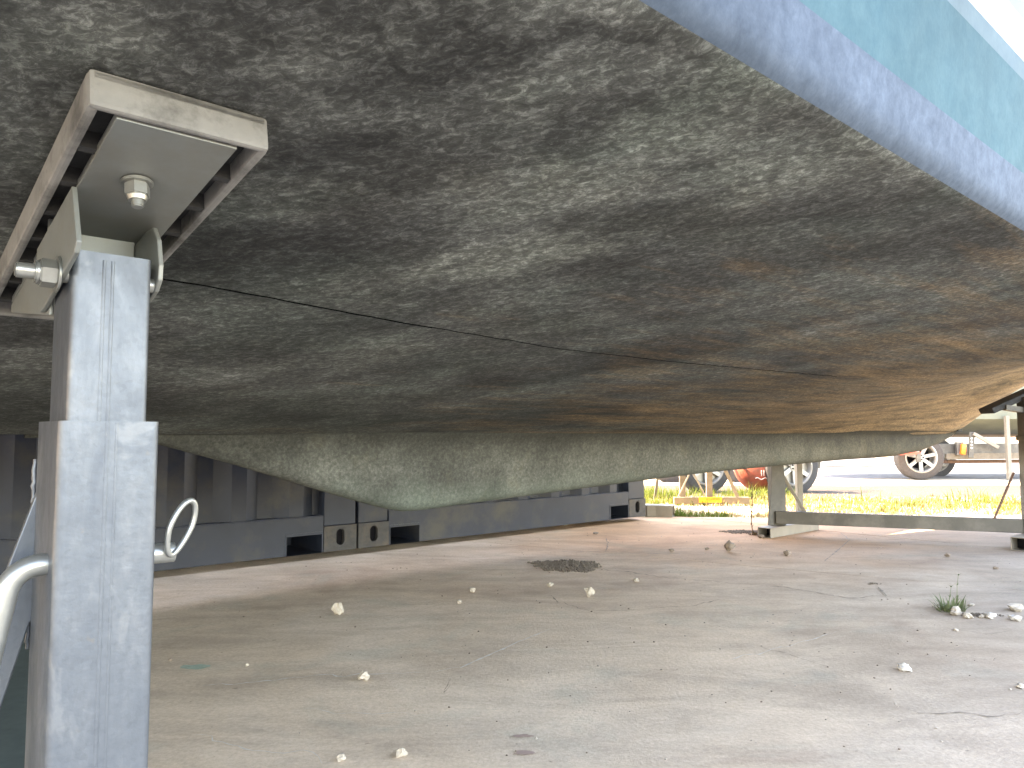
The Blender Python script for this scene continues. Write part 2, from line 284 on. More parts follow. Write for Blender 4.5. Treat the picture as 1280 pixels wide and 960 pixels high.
# ---------------------------------------------------------------- mesh helpers
class MB:
    def __init__(s): s.bm = bmesh.new()
    def box(s, c, size, rot=None, bev=0):
        b = bmesh.new(); bmesh.ops.create_cube(b, size=1)
        for v in b.verts: v.co = Vector((v.co.x * size[0], v.co.y * size[1], v.co.z * size[2]))
        if bev: bmesh.ops.bevel(b, geom=b.edges[:], offset=bev, segments=2, affect='EDGES', profile=.6)
        mt = Matrix.Translation(c) @ (rot.to_4x4() if rot else Matrix())
        bmesh.ops.transform(b, matrix=mt, verts=b.verts); s.add(b); return s
    def add(s, b):
        me = bpy.data.meshes.new('t'); b.to_mesh(me); b.free(); s.bm.from_mesh(me); bpy.data.meshes.remove(me)
    def cyl(s, p, q, r, seg=20, r2=None, bev=0, phase=0):
        p, q = Vector(p), Vector(q); d = q - p
        b = bmesh.new(); bmesh.ops.create_cone(b, cap_ends=True, segments=seg, radius1=r, radius2=r if r2 is None else r2, depth=d.length)
        if bev: bmesh.ops.bevel(b, geom=[e for e in b.edges if len(e.link_faces) == 2 and any(len(f.verts) > 4 for f in e.link_faces)], offset=bev, segments=2, affect='EDGES')
        mt = Matrix.Translation((p + q) / 2) @ d.to_track_quat('Z', 'Y').to_matrix().to_4x4() @ Matrix.Rotation(phase, 4, 'Z')
        bmesh.ops.transform(b, matrix=mt, verts=b.verts); s.add(b); return s
    def tube(s, path, r, seg=12, closed=False):
        path = [Vector(p) for p in path]; n = len(path); rings = []
        up = Vector((0.3, 0.2, 1)).normalized(); prev = None
        for i, p in enumerate(path):
            a = path[(i - 1) % n] if (closed or i) else path[0]; c = path[(i + 1) % n] if (closed or i < n - 1) else path[-1]
            t = (c - a).normalized()
            x = (prev - t * prev.dot(t)) if prev else t.cross(up)
            if x.length < 1e-4: x = t.orthogonal()
            x.normalize(); prev = x; y = t.cross(x); rr = r[i] if isinstance(r, (list, tuple)) else r
            rings.append([s.bm.verts.new(p + (x * math.cos(k / seg * math.tau) + y * math.sin(k / seg * math.tau)) * rr) for k in range(seg)])
        for i in range(n if closed else n - 1):
            A, B = rings[i], rings[(i + 1) % n]
            for k in range(seg): s.bm.faces.new((A[k], A[(k + 1) % seg], B[(k + 1) % seg], B[k]))
        if not closed: s.bm.faces.new(rings[0][::-1]); s.bm.faces.new(rings[-1])
        return s
    def prism(s, pts, axis, lo, hi):
        """polygon pts (2-D) extruded along axis 'x','y' or 'z' from lo to hi"""
        def P(a, b, c): return {'x': (c, a, b), 'y': (a, c, b), 'z': (a, b, c)}[axis]
        A = [s.bm.verts.new(P(a, b, lo)) for a, b in pts]; B = [s.bm.verts.new(P(a, b, hi)) for a, b in pts]
        n = len(pts); s.bm.faces.new(A[::-1]); s.bm.faces.new(B)
        for i in range(n): s.bm.faces.new((A[i], A[(i + 1) % n], B[(i + 1) % n], B[i]))
        return s
    def frame(s, outer, inner, axis, lo, hi):
        """ring between two same-length loops, extruded"""
        def P(a, b, c): return {'x': (c, a, b), 'y': (a, c, b), 'z': (a, b, c)}[axis]
        L = [[s.bm.verts.new(P(a, b, z)) for a, b in lp] for lp in (outer, inner) for z in (lo, hi)]
        o0, o1, i0, i1 = L; n = len(outer)
        for k in range(n):
            j = (k + 1) % n
            s.bm.faces.new((o0[k], o0[j], o1[j], o1[k])); s.bm.faces.new((i0[j], i0[k], i1[k], i1[j]))
            s.bm.faces.new((o0[j], o0[k], i0[k], i0[j])); s.bm.faces.new((o1[k], o1[j], i1[j], i1[k]))
        return s
    def quad(s, a, b, c, d): s.bm.faces.new([s.bm.verts.new(p) for p in (a, b, c, d)]); return s
    def build(s, name, m, parent=None, smooth=None, loc=None, bevel=0, merge=0):
        bm = s.bm
        if merge: bmesh.ops.remove_doubles(bm, verts=bm.verts, dist=merge)
        bmesh.ops.recalc_face_normals(bm, faces=bm.faces)
        me = bpy.data.meshes.new(name); bm.to_mesh(me); bm.free()
        if m: me.materials.append(M[m] if isinstance(m, str) else m)
        o = bpy.data.objects.new(name, me); COL.objects.link(o)
        if parent: o.parent = parent
        if loc is not None: o.location = loc
        if bevel:
            bv = o.modifiers.new('b', 'BEVEL'); bv.width = bevel; bv.segments = 2; bv.limit_method = 'ANGLE'; bv.angle_limit = R(40)
        if smooth is not None:
            me.polygons.foreach_set('use_smooth', [True] * len(me.polygons))
            me.set_sharp_from_angle(angle=R(smooth))
        return o
def tag(o, label, cat, group=None, kind=None):
    o['label'] = label; o['category'] = cat
    if group: o['group'] = group
    if kind: o['kind'] = kind
    return o
def thing(name, label, cat, loc=(0, 0, 0), rz=0, group=None):
    o = bpy.data.objects.new(name, None); o.empty_display_size = .1; COL.objects.link(o)
    o.location = loc; o.rotation_euler = (0, 0, rz); return tag(o, label, cat, group)
def structure(o): o['kind'] = 'structure'; return o
def copy_tree(o, parent=None):
    c = o.copy(); COL.objects.link(c)
    if parent: c.parent = parent
    for ch in o.children: copy_tree(ch, c)
    return c
def lerp(tab, x):
    if x <= tab[0][0]: return tab[0][1]
    for (a, u), (b, v) in zip(tab, tab[1:]):
        if x <= b: return u + (v - u) * (x - a) / (b - a)
    return tab[-1][1]
def smooth01(x): x = max(0, min(1, x)); return x * x * (3 - 2 * x)

# ================================================================ GROUND
def sheet(name, pts, z, m, sub=0):
    b = MB(); b.bm.faces.new([b.bm.verts.new((x, y, z)) for x, y in pts]); return structure(b.build(name, m))
sheet('ground', [(-400, -400), (400, -400), (400, 400), (-400, 400)], -.024, 'gravel')

# the concrete pad: slabs separated by open joints
pad_root = structure(bpy.data.objects.new('concrete_pad', None)); COL.objects.link(pad_root)
edge = [(.7, 6.0)]
x = .9
while x < 12:
    edge.append((x, 5.90 + .06 * math.sin(x * 2.1) + random.uniform(-.025, .025) + (0.10 if 2.2 < x < 5 else 0))); x += .16
poly = [(-9, 1.5), (-2.2, -4.3), (12, 8.0 - .35), (12, 5.9)] if False else [(-9, -8.6), (12, -8.6)] + edge[::-1] + [(.5, 9.2), (-9, 9.2)]
def cutslab(planes):
    P = [Vector((a, b_, 0)) for a, b_ in poly]
    for p, nrm in planes:                       # keep the side the normal points away from
        Q = []
        for a, c in zip(P, P[1:] + P[:1]):
            da, dc = (a - p).dot(nrm), (c - p).dot(nrm)
            if da <= 0: Q.append(a)
            if da * dc < 0: Q.append(a.lerp(c, da / (da - dc)))
        P = Q
    b = MB(); b.prism([(v.x, v.y) for v in P], 'z', -.12, 0)
    big = [f for f in b.bm.faces if len(f.verts) > 4]
    bmesh.ops.recalc_face_normals(b.bm, faces=b.bm.faces)
    bmesh.ops.triangulate(b.bm, faces=big)
    o = b.build('slab', 'concrete', pad_root)
    bv = o.modifiers.new('b', 'BEVEL'); bv.width = .004; bv.segments = 2; bv.angle_limit = R(50)
    return o
pA = W(4.92, 0); nA = D
j0 = W(3.293, 2.154); j1 = W(3.659, .955); jd = (j1 - j0).normalized(); nB = Vector((-jd.y, jd.x, 0))
if nB.dot(D) < 0: nB = -nB
g = .0035
cutslab([(pA + nA * g, -nA)])
cutslab([(pA - nA * g, nA), (j0 + nB * g * .6, -nB)])
cutslab([(j0 - nB * g * .6, nB)])

# cracks: ragged ribbons of dirt lying in the surface
def crack(pts, wid, m='crack', rough=.035, z=.0015, seed=0):
    rnd = random.Random(seed); b = MB(); L = []
    for (ax, ay), (bx, by) in zip(pts, pts[1:]):
        ln = math.hypot(bx - ax, by - ay); k = max(3, int(ln / .022))
        for i in range(k): L.append((ax + (bx - ax) * i / k, ay + (by - ay) * i / k))
    L.append(pts[-1]); out = []
    for i, (px_, py_) in enumerate(L):
        nx = noise.noise(Vector((i * .35, seed, 0))) * rough + noise.noise(Vector((i * 1.1, seed, 5))) * rough * .5
        out.append((px_ + nx * .5, py_ + nx))
    pv = None
    for i, (x0, y0) in enumerate(out):
        e = min(1, i / 4, (len(out) - 1 - i) / 4); wdt = wid * e * (.35 + abs(noise.noise(Vector((i * .5, seed, 9)))) * 2.6)
        x1, y1 = out[min(i + 1, len(out) - 1)]; xm, ym = out[max(i - 1, 0)]
        t = Vector((x1 - xm, y1 - ym, 0)).normalized(); q = Vector((-t.y, t.x, 0)) * wdt
        a, c = b.bm.verts.new(Vector((x0, y0, z)) + q), b.bm.verts.new(Vector((x0, y0, z)) - q)
        if pv: b.bm.faces.new((pv[0], a, c, pv[1]))
        pv = (a, c)
    return b.build('crack', m, pad_root)
def G(px, py, z=0):       # the spot on the ground that a measured sight line reaches
    c, s = math.cos(math.atan(63 / 940)), math.sin(math.atan(63 / 940))
    X = (px - 640) / 940; Z = (480 - py) / 940; r = (X, c - s * Z, s + c * Z); k = (z - .64) / r[2]
    return (r[0] * k, r[1] * k)
for i, (pl, wd, mm) in enumerate([
    ([(684, 744), (700, 752), (722, 761), (760, 764), (800, 762), (870, 757), (905, 748)], .0025, 'crack'),
    ([(742, 711), (790, 716), (830, 722), (905, 728), (985, 735), (1060, 748), (1110, 745)], .0035, 'crack'),
    ([(1048, 664), (1062, 675), (1045, 690), (1030, 702)], .004, 'crack'),
    ([(250, 858), (320, 853), (400, 845), (470, 843), (540, 841)], .0022, 'palecrack'),
    ([(540, 841), (580, 833), (610, 820), (650, 802), (690, 786)], .0035, 'palecrack'),
    ([(236, 920), (290, 930), (330, 940), (372, 942), (420, 955)], .0025, 'palecrack'),
    ([(1130, 884), (1148, 892), (1200, 893), (1250, 896), (1280, 888)], .0020, 'crack'),
    ([(930, 806), (975, 815), (1010, 826), (1060, 842)], .0016, 'crack'),
    ([(1240, 768), (1262, 772), (1290, 774)], .004, 'crack'),
    ([(757, 690), (760, 680), (757, 672)], .004, 'crack'),
    ([(640, 686), (700, 690), (757, 690), (860, 694)], .003, 'crack'),
    ([(1170, 784), (1230, 792), (1280, 790)], .003, 'crack'),
    ([(560, 856), (556, 866), (566, 842)], .0015, 'crack'),
    ([(370, 888), (420, 892), (480, 893), (545, 893)], .0012, 'palecrack'),
    ([(900, 828), (970, 812), (1050, 790)], .0018, 'palecrack'),
    ([(1095, 732), (1108, 745), (1090, 740)], .004, 'crack'),
]):
    crack([G(*p) for p in pl], wd, mm, .03, .0015 + i * .00005, i)

# stains lying on the slab: a green paint smear and rust drips
def blob(cx, cy, rx, ry, name, m, parent=None, z=.0022, seed=1, hgt=0):
    b = MB(); vs = []; k = 40
    for i in range(k):
        a = i / k * math.tau; q = 1 + .55 * noise.noise(Vector((math.cos(a) * 1.4, math.sin(a) * 1.4, seed)))+ .25 * noise.noise(Vector((math.cos(a) * 5, math.sin(a) * 5, seed)))
        vs.append(b.bm.verts.new((cx + math.cos(a) * rx * q, cy + math.sin(a) * ry * q, z)))
    b.bm.faces.new(vs); return b.build(name, m, parent)
M['greenpaint'] = simple('green_paint_smear', (.27, .34, .27), .8, 0, .15, 60, .1)
M['ruststain'] = simple('rust_stain', (.30, .215, .18), .85, 0, .12, 40, .1)
gx, gy = G(244, 834); blob(gx, gy, .045, .02, 'paint_smear', 'greenpaint', pad_root, .0021, 3)
gx, gy = G(652, 921); blob(gx, gy, .02, .009, 'stain', 'ruststain', pad_root, .0021, 4)
gx, gy = G(655, 942); blob(gx, gy, .022, .010, 'stain', 'ruststain', pad_root, .0021, 5)

# dark ground added unseen, behind and left of the camera, to cut bounced sunlight
b = MB(); b.bm.faces.new([b.bm.verts.new(W(s_, n_, .004)) for s_, n_ in ((-60, 3.4), (-60, -90), (60, -90), (60, -.75), (-1.6, -.75), (-1.6, 3.4))]); structure(b.build('added_dark_ground', 'low_bounce_ground'))
# strips of ground beyond the pad
def strip(name, y0, y1, z, m, x0=-40, x1=60, wav=.08):
    b = MB(); n = 160; pv = None
    for i in range(n + 1):
        x_ = x0 + (x1 - x0) * i / n
        a = b.bm.verts.new((x_, y0 + wav * noise.noise(Vector((x_ * .9, y0, 0))) * 2, z)); c = b.bm.verts.new((x_, y1 + wav * noise.noise(Vector((x_ * .9, y1, 3))) * 2, z))
        if pv: b.bm.faces.new((pv[0], a, c, pv[1]))
        pv = (a, c)
    return structure(b.build(name, m))
strip('soil_strip', 7.35, 9.8, -.020, 'soil')
strip('verge', 9.7, 11.3, -.016, 'verge', wav=.05)
strip('road', 11.2, 21, -.012, 'road', wav=.05)
strip('yard', 20.9, 60, -.008, 'verge')

# ================================================================ THE BOAT
boat = thing('sailboat', 'weathered sailboat hull with blotchy grey antifouling, propped overhead on steel stands', 'boat', (0, 0, 0), TH)
NC = 1.84
ZR = [(-3, .64), (5.0, .64), (5.4, .645), (5.76, .68), (6.05, .76), (6.4, .89), (6.9, 1.06), (7.4, 1.30), (8.0, 1.65), (8.5, 2.0)]
def zr(s): return lerp(ZR, s)
def slope(s): return .178 + .42 * smooth01((s - 2.3) / 3.6)
def nchine(s): return .298 + 1.50 * max(0, (s - 1.9) / 6.6) ** 1.35
def ztop(s): return 2.2 + .05 * max(0, s - 3)  # top raised out of view so the hull shades more ground
def side_pt(s, u):
    """near side bottom, u 0 root .. 1 chine"""
    nc = nchine(s); nr = NC - .045 * (1 if s < 5 else max(.2, 1 - (s - 5) / 1.2))
    nn = nr + (nc - nr) * u; fl = slope(s)
    z = zr(s) + fl * (nr - nn) + (.05 * smooth01((s - 2.5) / 3)) * math.sin(u * math.pi)
    return nn, z
stations = [-2.2 + .1 * i for i in range(0, 108)]  # stern run on out of view to shade the ground at left
US = [0, .006, .014, .024, .035, .045] + [.045 + .955 * (i / 34) for i in range(1, 35)]
def loft(rows):
    b = MB(); pv = None
    for row in rows:
        vs = [b.bm.verts.new(p) for p in row]
        if pv:
            for k in range(len(vs) - 1): b.bm.faces.new((pv[k], pv[k + 1], vs[k + 1], vs[k]))
        pv = vs
    return b
def mirror(n): return NC + (NC - n) * .84
RCH = .030
def bott(s, sgn):
    out = []
    for u in US:
        nn, z = side_pt(s, u)
        if u > .999: pass
        out.append((s, nn if sgn < 0 else mirror(nn), z))
    for nn, z in chine_arc(s)[:2]: out.append((s, nn if sgn < 0 else mirror(nn), z))
    return out
def chine_arc(s):
    nc = nchine(s); zc = side_pt(s, 1)[1]; r = RCH; sl_ = slope(s); out = []
    a0 = math.atan(sl_)
    for k in range(1, 7):
        a = k / 6 * (math.pi / 2 - a0 - .15)
        # sweep from bottom direction (outboard, up by slope) to near vertical
        ang = a0 + a
        out.append((nc - r * (math.sin(ang) - math.sin(a0)), zc + r * (math.cos(a0) - math.cos(ang))))
    return out
rows = [bott(s, -1)[::-1] + bott(s, 1) for s in stations]
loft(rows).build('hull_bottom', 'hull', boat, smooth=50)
def top_pt(s, h, sgn):
    n0, z0 = chine_arc(s)[-1]; n0 -= 0; z0 -= 0
    hmax = ztop(s) - z0; nn = n0 - .15 * h * max(0, 1 - max(0, s - 5) / 5)
    nn = min(nn, NC - .01)
    return (s, nn if sgn < 0 else mirror(nn), z0 + h)
def band(name, h0, h1, m, k=3, proud=0, sgns=(-1, 1)):
    b = MB()
    for sg in sgns:
        rs = []
        for s in stations:
            hm = max(.05, ztop(s) - chine_arc(s)[-1][1]); a = min(h0, hm - .01); c = min(h1, hm)
            r = []
            if h0 == 0:
                for nn, z in chine_arc(s)[1:-1]: r.append((s, nn if sg < 0 else mirror(nn), z))
            for i in range(k + 1):
                p = top_pt(s, a + (c - a) * i / k, sg); r.append((p[0], p[1] + proud * sg, p[2]))
            rs.append(r)
        bb = loft(rs); b.add(bb.bm)
    return b.build(name, m, boat, smooth=60)
band('chine_band', 0, .038, 'bandA')
band('turquoise_band', .038, .140, 'bandB')
band('boot_top', .140, .160, 'bandC')
band('waterline_stripe', .160, .202, 'white', 2)
band('topside', .202, 3.0, 'cyan', 6)
# transom and deck
def ring(s):
    a = bott(s, -1); c = chine_arc(s); L = [(n, z) for _, n, z in a] + c + [(top_pt(s, ztop(s) - c[-1][1], -1)[1:])]
    return L
b = MB(); L = ring(stations[0]); pts = L + [(mirror(n), z) for n, z in L[::-1]]
b.bm.faces.new([b.bm.verts.new((stations[0], n, z)) for n, z in pts]); b.build('transom', 'cyan', boat)
rows = []
for s in stations:
    c = chine_arc(s)[-1][1]; h = max(.05, ztop(s) - c); p = top_pt(s, h, -1); q = top_pt(s, h, 1)
    rows.append([p, (s, NC, p[2] + .05), q])
loft(rows).build('deck', 'white', boat)
# keel stub: one smooth fin, rounded along its lower edge
KB = [(.28, .632), (.40, .634), (.535, .619), (.718, .566), (.93, .498), (1.05, .460), (1.13, .4365), (1.20, .4195), (1.27, .4185), (1.343, .4215), (1.6, .434), (1.81, .443), (2.27, .462), (2.77, .481), (3.96, .505), (4.57, .509), (5.0, .535), (5.34, .578), (5.6, .63), (5.8, .70)]
rows = []
s = .28
while s < 5.8:
    kb = lerp(KB, s); zt = .66; th = .046 * min(1, (s - .2) / .8 + .12) * (1 if s < 4.6 else max(.15, 1 - (s - 4.6) / 1.3)); r = []
    rb = min(.035, (zt - kb) * .5)
    for k in range(9): 
        f = k / 8; z = zt + (kb + rb - zt) * f
        fl = .045 * max(0, 1 - f * 3.2) ** 2.2
        r.append((s, NC - th * (1 - .10 * f) - fl, z + .010 * noise.noise(Vector((s * 2, f, 0)))* .2))
    for k in range(1, 9):
        a = k / 8 * math.pi; r.append((s, NC - math.cos(a) * th * .9, kb + rb - math.sin(a) * rb))
    for k in range(1, 9): 
        f = 1 - k / 8; z = zt + (kb + rb - zt) * f; fl = .045 * max(0, 1 - f * 3.2) ** 2.2
        r.append((s, NC + th * (1 - .10 * f) + fl, z))
    rows.append(r); s += .03
loft(rows).build('keel', 'keel', boat, smooth=80)
# lap seam along the bottom: a raised lip with a dark joint
def seam(name, pts, wid, hgt, m, seed):
    b = MB(); pv = None; n = 0
    for (s0, n0), (s1, n1) in zip(pts, pts[1:]):
        k = max(2, int((s1 - s0) / .012))
        for i in range(k):
            s_ = s0 + (s1 - s0) * i / k; nn = n0 + (n1 - n0) * i / k + .003 * noise.noise(Vector((s_ * 25, seed, 0)))
            nr, nc = side_pt(s_, 0)[0], side_pt(s_, 1)[0]; u = (nn - nr) / (nc - nr); z = side_pt(s_, u)[1]
            wd = wid * (.5 + .8 * abs(noise.noise(Vector((s_ * 13, seed, 2)))))
            row = [b.bm.verts.new(p) for p in ((s_, nn - wd, z + .001), (s_, nn - wd * .8, z - hgt), (s_, nn + wd * .8, z - hgt * .8), (s_, nn + wd, z + .001))]
            if pv:
                for q in range(3): b.bm.faces.new((pv[q], pv[q + 1], row[q + 1], row[q]))
            pv = row
    return b.build(name, m, boat)
M['seamdark'] = simple('dark_open_joint', (.006, .006, .006), 1, 0, .2, 40, 0, .001, spec=0)
seam('seam', [(.235, .850), (.30, .856), (.615, .904), (.66, .908)], .0014, .0014, 'seamdark', 1)
seam('seam', [(.64, .905), (.947, .940), (1.3, .945), (1.996, .925)], .0012, .0009, 'seamdark', 2)

# ================================================================ CONTAINERS
def stadium(cx, cz, rw, rh, k=24):
    out = []
    for i in range(k):
        a = i / k * math.tau; c, s_ = math.cos(a), math.sin(a)
        out.append((cx + rw * c, cz + (rh - rw) * (1 if s_ > 0 else -1) + rw * s_))
    return out
def rectloop(x0, x1, z0, z1, cx, cz, k=24):
    out = []
    for i in range(k):
        a = i / k * math.tau; c, s_ = math.cos(a), math.sin(a); m_ = max(abs(c), abs(s_)); c /= m_; s_ /= m_
        out.append((cx + c * (x1 - x0) / 2, cz + s_ * (z1 - z0) / 2))
    return out
CL, CH, CDEP = 2.44, 2.40, 2.2
def make_container(label, s0):
    t = thing('shipping_container', label, 'container', W(s0, 3.60, 0), TH, 'slate containers standing side by side')
    z0, z1 = .030, .217; pw = .19; ph = .185
    # castings (front four, rear four), each with its hole
    for x0 in (0, CL - pw):
        for zz in (z0, CH - .118):
            b = MB(); zt = zz + .132
            b.frame(rectloop(x0, x0 + pw, zz, zt, x0 + pw / 2, zz + .066), stadium(x0 + pw * .5, zz + .072, .024, .042), 'y', -.004, .022)
            b.box((x0 + pw / 2, .1, zz + .066), (pw, .15, .132))
            b.build('corner_casting', 'contd', t, bevel=.0012)
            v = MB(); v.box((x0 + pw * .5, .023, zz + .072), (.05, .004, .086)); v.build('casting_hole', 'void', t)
        for zz in (z0, CH - .118):
            MB().box((x0 + pw / 2, CDEP - .08, zz + .066), (pw, .16, .132)).build('corner_casting', 'contd', t, bevel=.003)
        MB().box((x0 + pw / 2, .09, (z0 + .132 + CH - .118) / 2), (pw - .006, .17, CH - .118 - z0 - .132 - .002)).build('corner_post', 'cont', t, bevel=.004)
        MB().box((x0 + pw / 2, CDEP - .09, (z0 + .132 + CH - .118) / 2), (pw - .006, .17, CH - .118 - z0 - .132 - .002)).build('corner_post', 'cont', t, bevel=.004)
    # bottom rail with two forklift pockets
    a, c = pw + .002, CL - pw - .002; pk = .205; pz = .128
    b = MB(); b.prism([(a, pz), (a, z1), (c, z1), (c, pz), (c - .008, pz), (c - .008, z0)] [:0] + [(a + pk, z0), (a + pk, pz), (a + .006, pz), (a + .006, z0), (a, z0), (a, z1), (c, z1), (c, z0), (c - .006, z0), (c - .006, pz), (c - pk, pz), (c - pk, z0)], 'y', 0, .05)
    b.build('bottom_rail', 'cont', t, bevel=.002)
    MB().box(((a + c) / 2, .054, z1 + .001), (c - a, .10, .004)).build('rail_ledge', 'cont', t)
    for x0 in (a + .006, c - pk):
        x1 = x0 + pk - .006; b = MB()
        b.frame([(x0 - .004, z0 + .001), (x1 + .004, z0 + .001), (x1 + .004, pz + .010), (x0 - .004, pz + .010)], [(x0 + .003, z0 + .0015), (x1 - .003, z0 + .0015), (x1 - .003, pz - .003), (x0 + .003, pz - .003)], 'y', -.003, .35)
        b.box(((x0 + x1) / 2, .36, (z0 + pz) / 2), (x1 - x0, .004, pz - z0))
        b.build('forklift_pocket', 'cont', t)
    MB().box((CL / 2, .05, CH - .06), (c - a, .10, .11)).build('top_rail', 'cont', t, bevel=.004)
    # corrugated front wall (continues round the ends and the back)
    fl, sw, dp = .0745, .0735, .046
    def corr(L0, L1):
        pts = []; x_ = L0 - .5 * fl; d = 0
        seq = [(fl, 0), (sw, 1), (fl, 0), (sw, -1)]; i = 0; y = dp; pts.append((L0, y)); x_ = L0 + .03
        i = 0
        while x_ < L1 - sw:
            pts.append((x_, y)); ln, ch = seq[(i + 1) % 4] if i % 2 == 0 else seq[(i + 1) % 4]
            x_ += ln; y = y - dp if ch == 1 else (y + dp if ch == -1 else y); i += 1
        pts.append((min(x_, L1), y)); pts.append((L1, y)); return pts
    def wall(name, L0, L1, tr):
        P_ = corr(L0, L1); b = MB(); pv = None
        for x_, y_ in P_:
            vs = [b.bm.verts.new(tr(x_, y_, z)) for z in (z1 + .003, CH - .115)]
            if pv: b.bm.faces.new((pv[0], vs[0], vs[1], pv[1]))
            pv = vs
        return b.build(name, 'cont', t)
    wall('corrugated_wall', a - .004, c + .004, lambda x_, y_, z: (x_, .022 + y_, z))
    wall('corrugated_wall', a - .004, c + .004, lambda x_, y_, z: (x_, CDEP - .022 - y_, z))
    wall('corrugated_wall', .17, CDEP - .17, lambda x_, y_, z: (.022 + y_, x_, z))
    wall('corrugated_wall', .17, CDEP - .17, lambda x_, y_, z: (CL - .022 - y_, x_, z))
    for x_ in (.06, CL - .06): MB().box((x_, CDEP / 2, CH - .06), (.10, CDEP - .33, .11)).build('side_rail', 'cont', t)
    MB().box((CL / 2, CDEP - .05, .12), (c - a, .08, .17)).build('rear_rail', 'cont', t)
    MB().box((CL / 2, CDEP / 2, CH - .001), (CL - .012, CDEP - .006, .02)).build('roof', 'cont', t)
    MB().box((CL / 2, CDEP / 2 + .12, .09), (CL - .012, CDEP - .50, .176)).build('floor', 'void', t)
    return t
GAP = 2.082
make_container('slate grey shipping container on the right, turning tan in warm light beside the grass', GAP + .006)
make_container('slate grey shipping container whose corrugated wall shows behind the steel prop and pin', GAP - .006 - CL)
make_container('slate grey shipping container at the far left edge, beyond the steel prop', GAP - .018 - CL * 2)

# ================================================================ STEEL PROP (foreground)
prop = thing('boat_prop', 'bright galvanised adjustable steel prop with tilting rubber head in the foreground', 'boat stand', W(.152, .67, 0), TH)
PX, PY = .152, .67
def L_(s, n, z): return (s - PX, n - PY, z)
def rrect(cx, cy, hx, hy, r, k=5):
    out = []
    for sx_, sy_, a0 in ((1, 1, 0), (-1, 1, 90), (-1, -1, 180), (1, -1, 270)):
        for i in range(k + 1):
            a = R(a0 + 90 * i / k); out.append((cx + sx_ * (hx - r) + r * math.cos(a), cy + sy_ * (hy - r) + r * math.sin(a)))
    return out
def boxtube(name, s0, s1, n0, n1, z0, z1, r=.006, wall=.004, ridge=0):
    cx, cy = (s0 + s1) / 2 - PX, (n0 + n1) / 2 - PY; hx, hy = (s1 - s0) / 2, (n1 - n0) / 2
    b = MB(); b.frame(rrect(cx, cy, hx, hy, r), rrect(cx, cy, hx - wall, hy - wall, max(.001, r - wall)), 'z', z0, z1)
    o = b.build(name, 'galv', prop, smooth=35)
    return o
ot = boxtube('outer_tube', .117, .187, .630, .712, .02, .650)
it = boxtube('inner_tube', .1225, .1785, .6345, .700, .30, .779, .005)
# long drawn ridges down the tube faces
def vridge(x0, z0, z1, y, wd, h, par):
    b = MB(); k = 60
    for i in range(k + 1):
        z = z0 + (z1 - z0) * i / k; q = h * (.8 + .3 * noise.noise(Vector((z * 30, x0 * 90, 0)))); ww = wd * (1 + .2 * noise.noise(Vector((z * 22, x0 * 50, 4))))
        vs = [b.bm.verts.new(p) for p in ((x0 - ww, y + .0005, z), (x0 - ww * .4, y - q, z), (x0 + ww * .4, y - q, z), (x0 + ww, y + .0005, z))]
        if i:
            for j in range(3): b.bm.faces.new((pv[j], pv[j + 1], vs[j + 1], vs[j]))
        pv = vs
    return b.build('seam_ridge', 'galv', par, smooth=70)
vridge(.1440 - PX, .65, .7735, .6345 - PY, .0018, .0009, it); vridge(.1500 - PX, .65, .7735, .6345 - PY, .0018, .0009, it)
vridge(.1490 - PX, .03, .649, .630 - PY, .0022, .0008, ot); vridge(.1555 - PX, .03, .649, .630 - PY, .0016, .0006, ot)
# head: rubber channel pad following the hull slope
TL = math.atan(.178)
head = MB()
def hp(s, n, t):     # point t below the hull plane
    return Vector(L_(s, n, side_pt(s, (n - side_pt(s, 0)[0]) / (nchine(s) - side_pt(s, 0)[0]))[1] - t))
N0, N1, S0, S1, TK = .512, .95, .1035, .2185, .0265
rot = Matrix.Rotation(-TL, 3, 'X')
def slab(b, s0, s1, n0, n1, t0, t1, bev=0):
    c = (hp((s0 + s1) / 2, (n0 + n1) / 2, 0)) - rot @ Vector((0, 0, (t0 + t1) / 2))
    b.box(c, (s1 - s0, (n1 - n0) / math.cos(TL), t1 - t0), rot, bev); return b
rim_t = .0065
b = MB(); slab(b, S0, S1, N0, N1, .001, .010, .003); b.build('pad_top', 'rubber', prop)
b = MB(); slab(b, S0, S1, N0, N0 + rim_t, .0012, TK, .0028); b.build('pad_rim', 'rubber', prop)
b = MB(); slab(b, S0, S1, N1 - rim_t, N1, .0012, TK, .0025); b.build('pad_rim', 'rubber', prop)
b = MB(); slab(b, S0 - .0006, S0 + rim_t, N0 + .0035, N1 - .0035, .0014, TK, .0028); b.build('pad_rim', 'rubber', prop)
b = MB(); slab(b, S1 - rim_t, S1 + .0006, N0 + .0035, N1 - .0035, .0014, TK, .0028); b.build('pad_rim', 'rubber', prop)
nn = N0 + .055
while nn < N1 - .02:
    b = MB(); slab(b, S0 + rim_t, S0 + rim_t + .018, nn, nn + .007, .010, TK - .0012); b.build('pad_rib', 'blackrubber', prop)
    b = MB(); slab(b, S1 - rim_t - .018, S1 - rim_t, nn, nn + .007, .010, TK - .0012); b.build('pad_rib', 'blackrubber', prop)
    nn += .055
b = MB(); slab(b, S0 + rim_t, S1 - rim_t, N0 + rim_t, N1 - rim_t, .0101, .0125); b.build('pad_core', 'blackrubber', prop)
b = MB(); slab(b, .1205, .198, N0 + rim_t + .001, .90, .0215, TK + .0008, .0006)
b.build('head_plate', 'plate', prop)
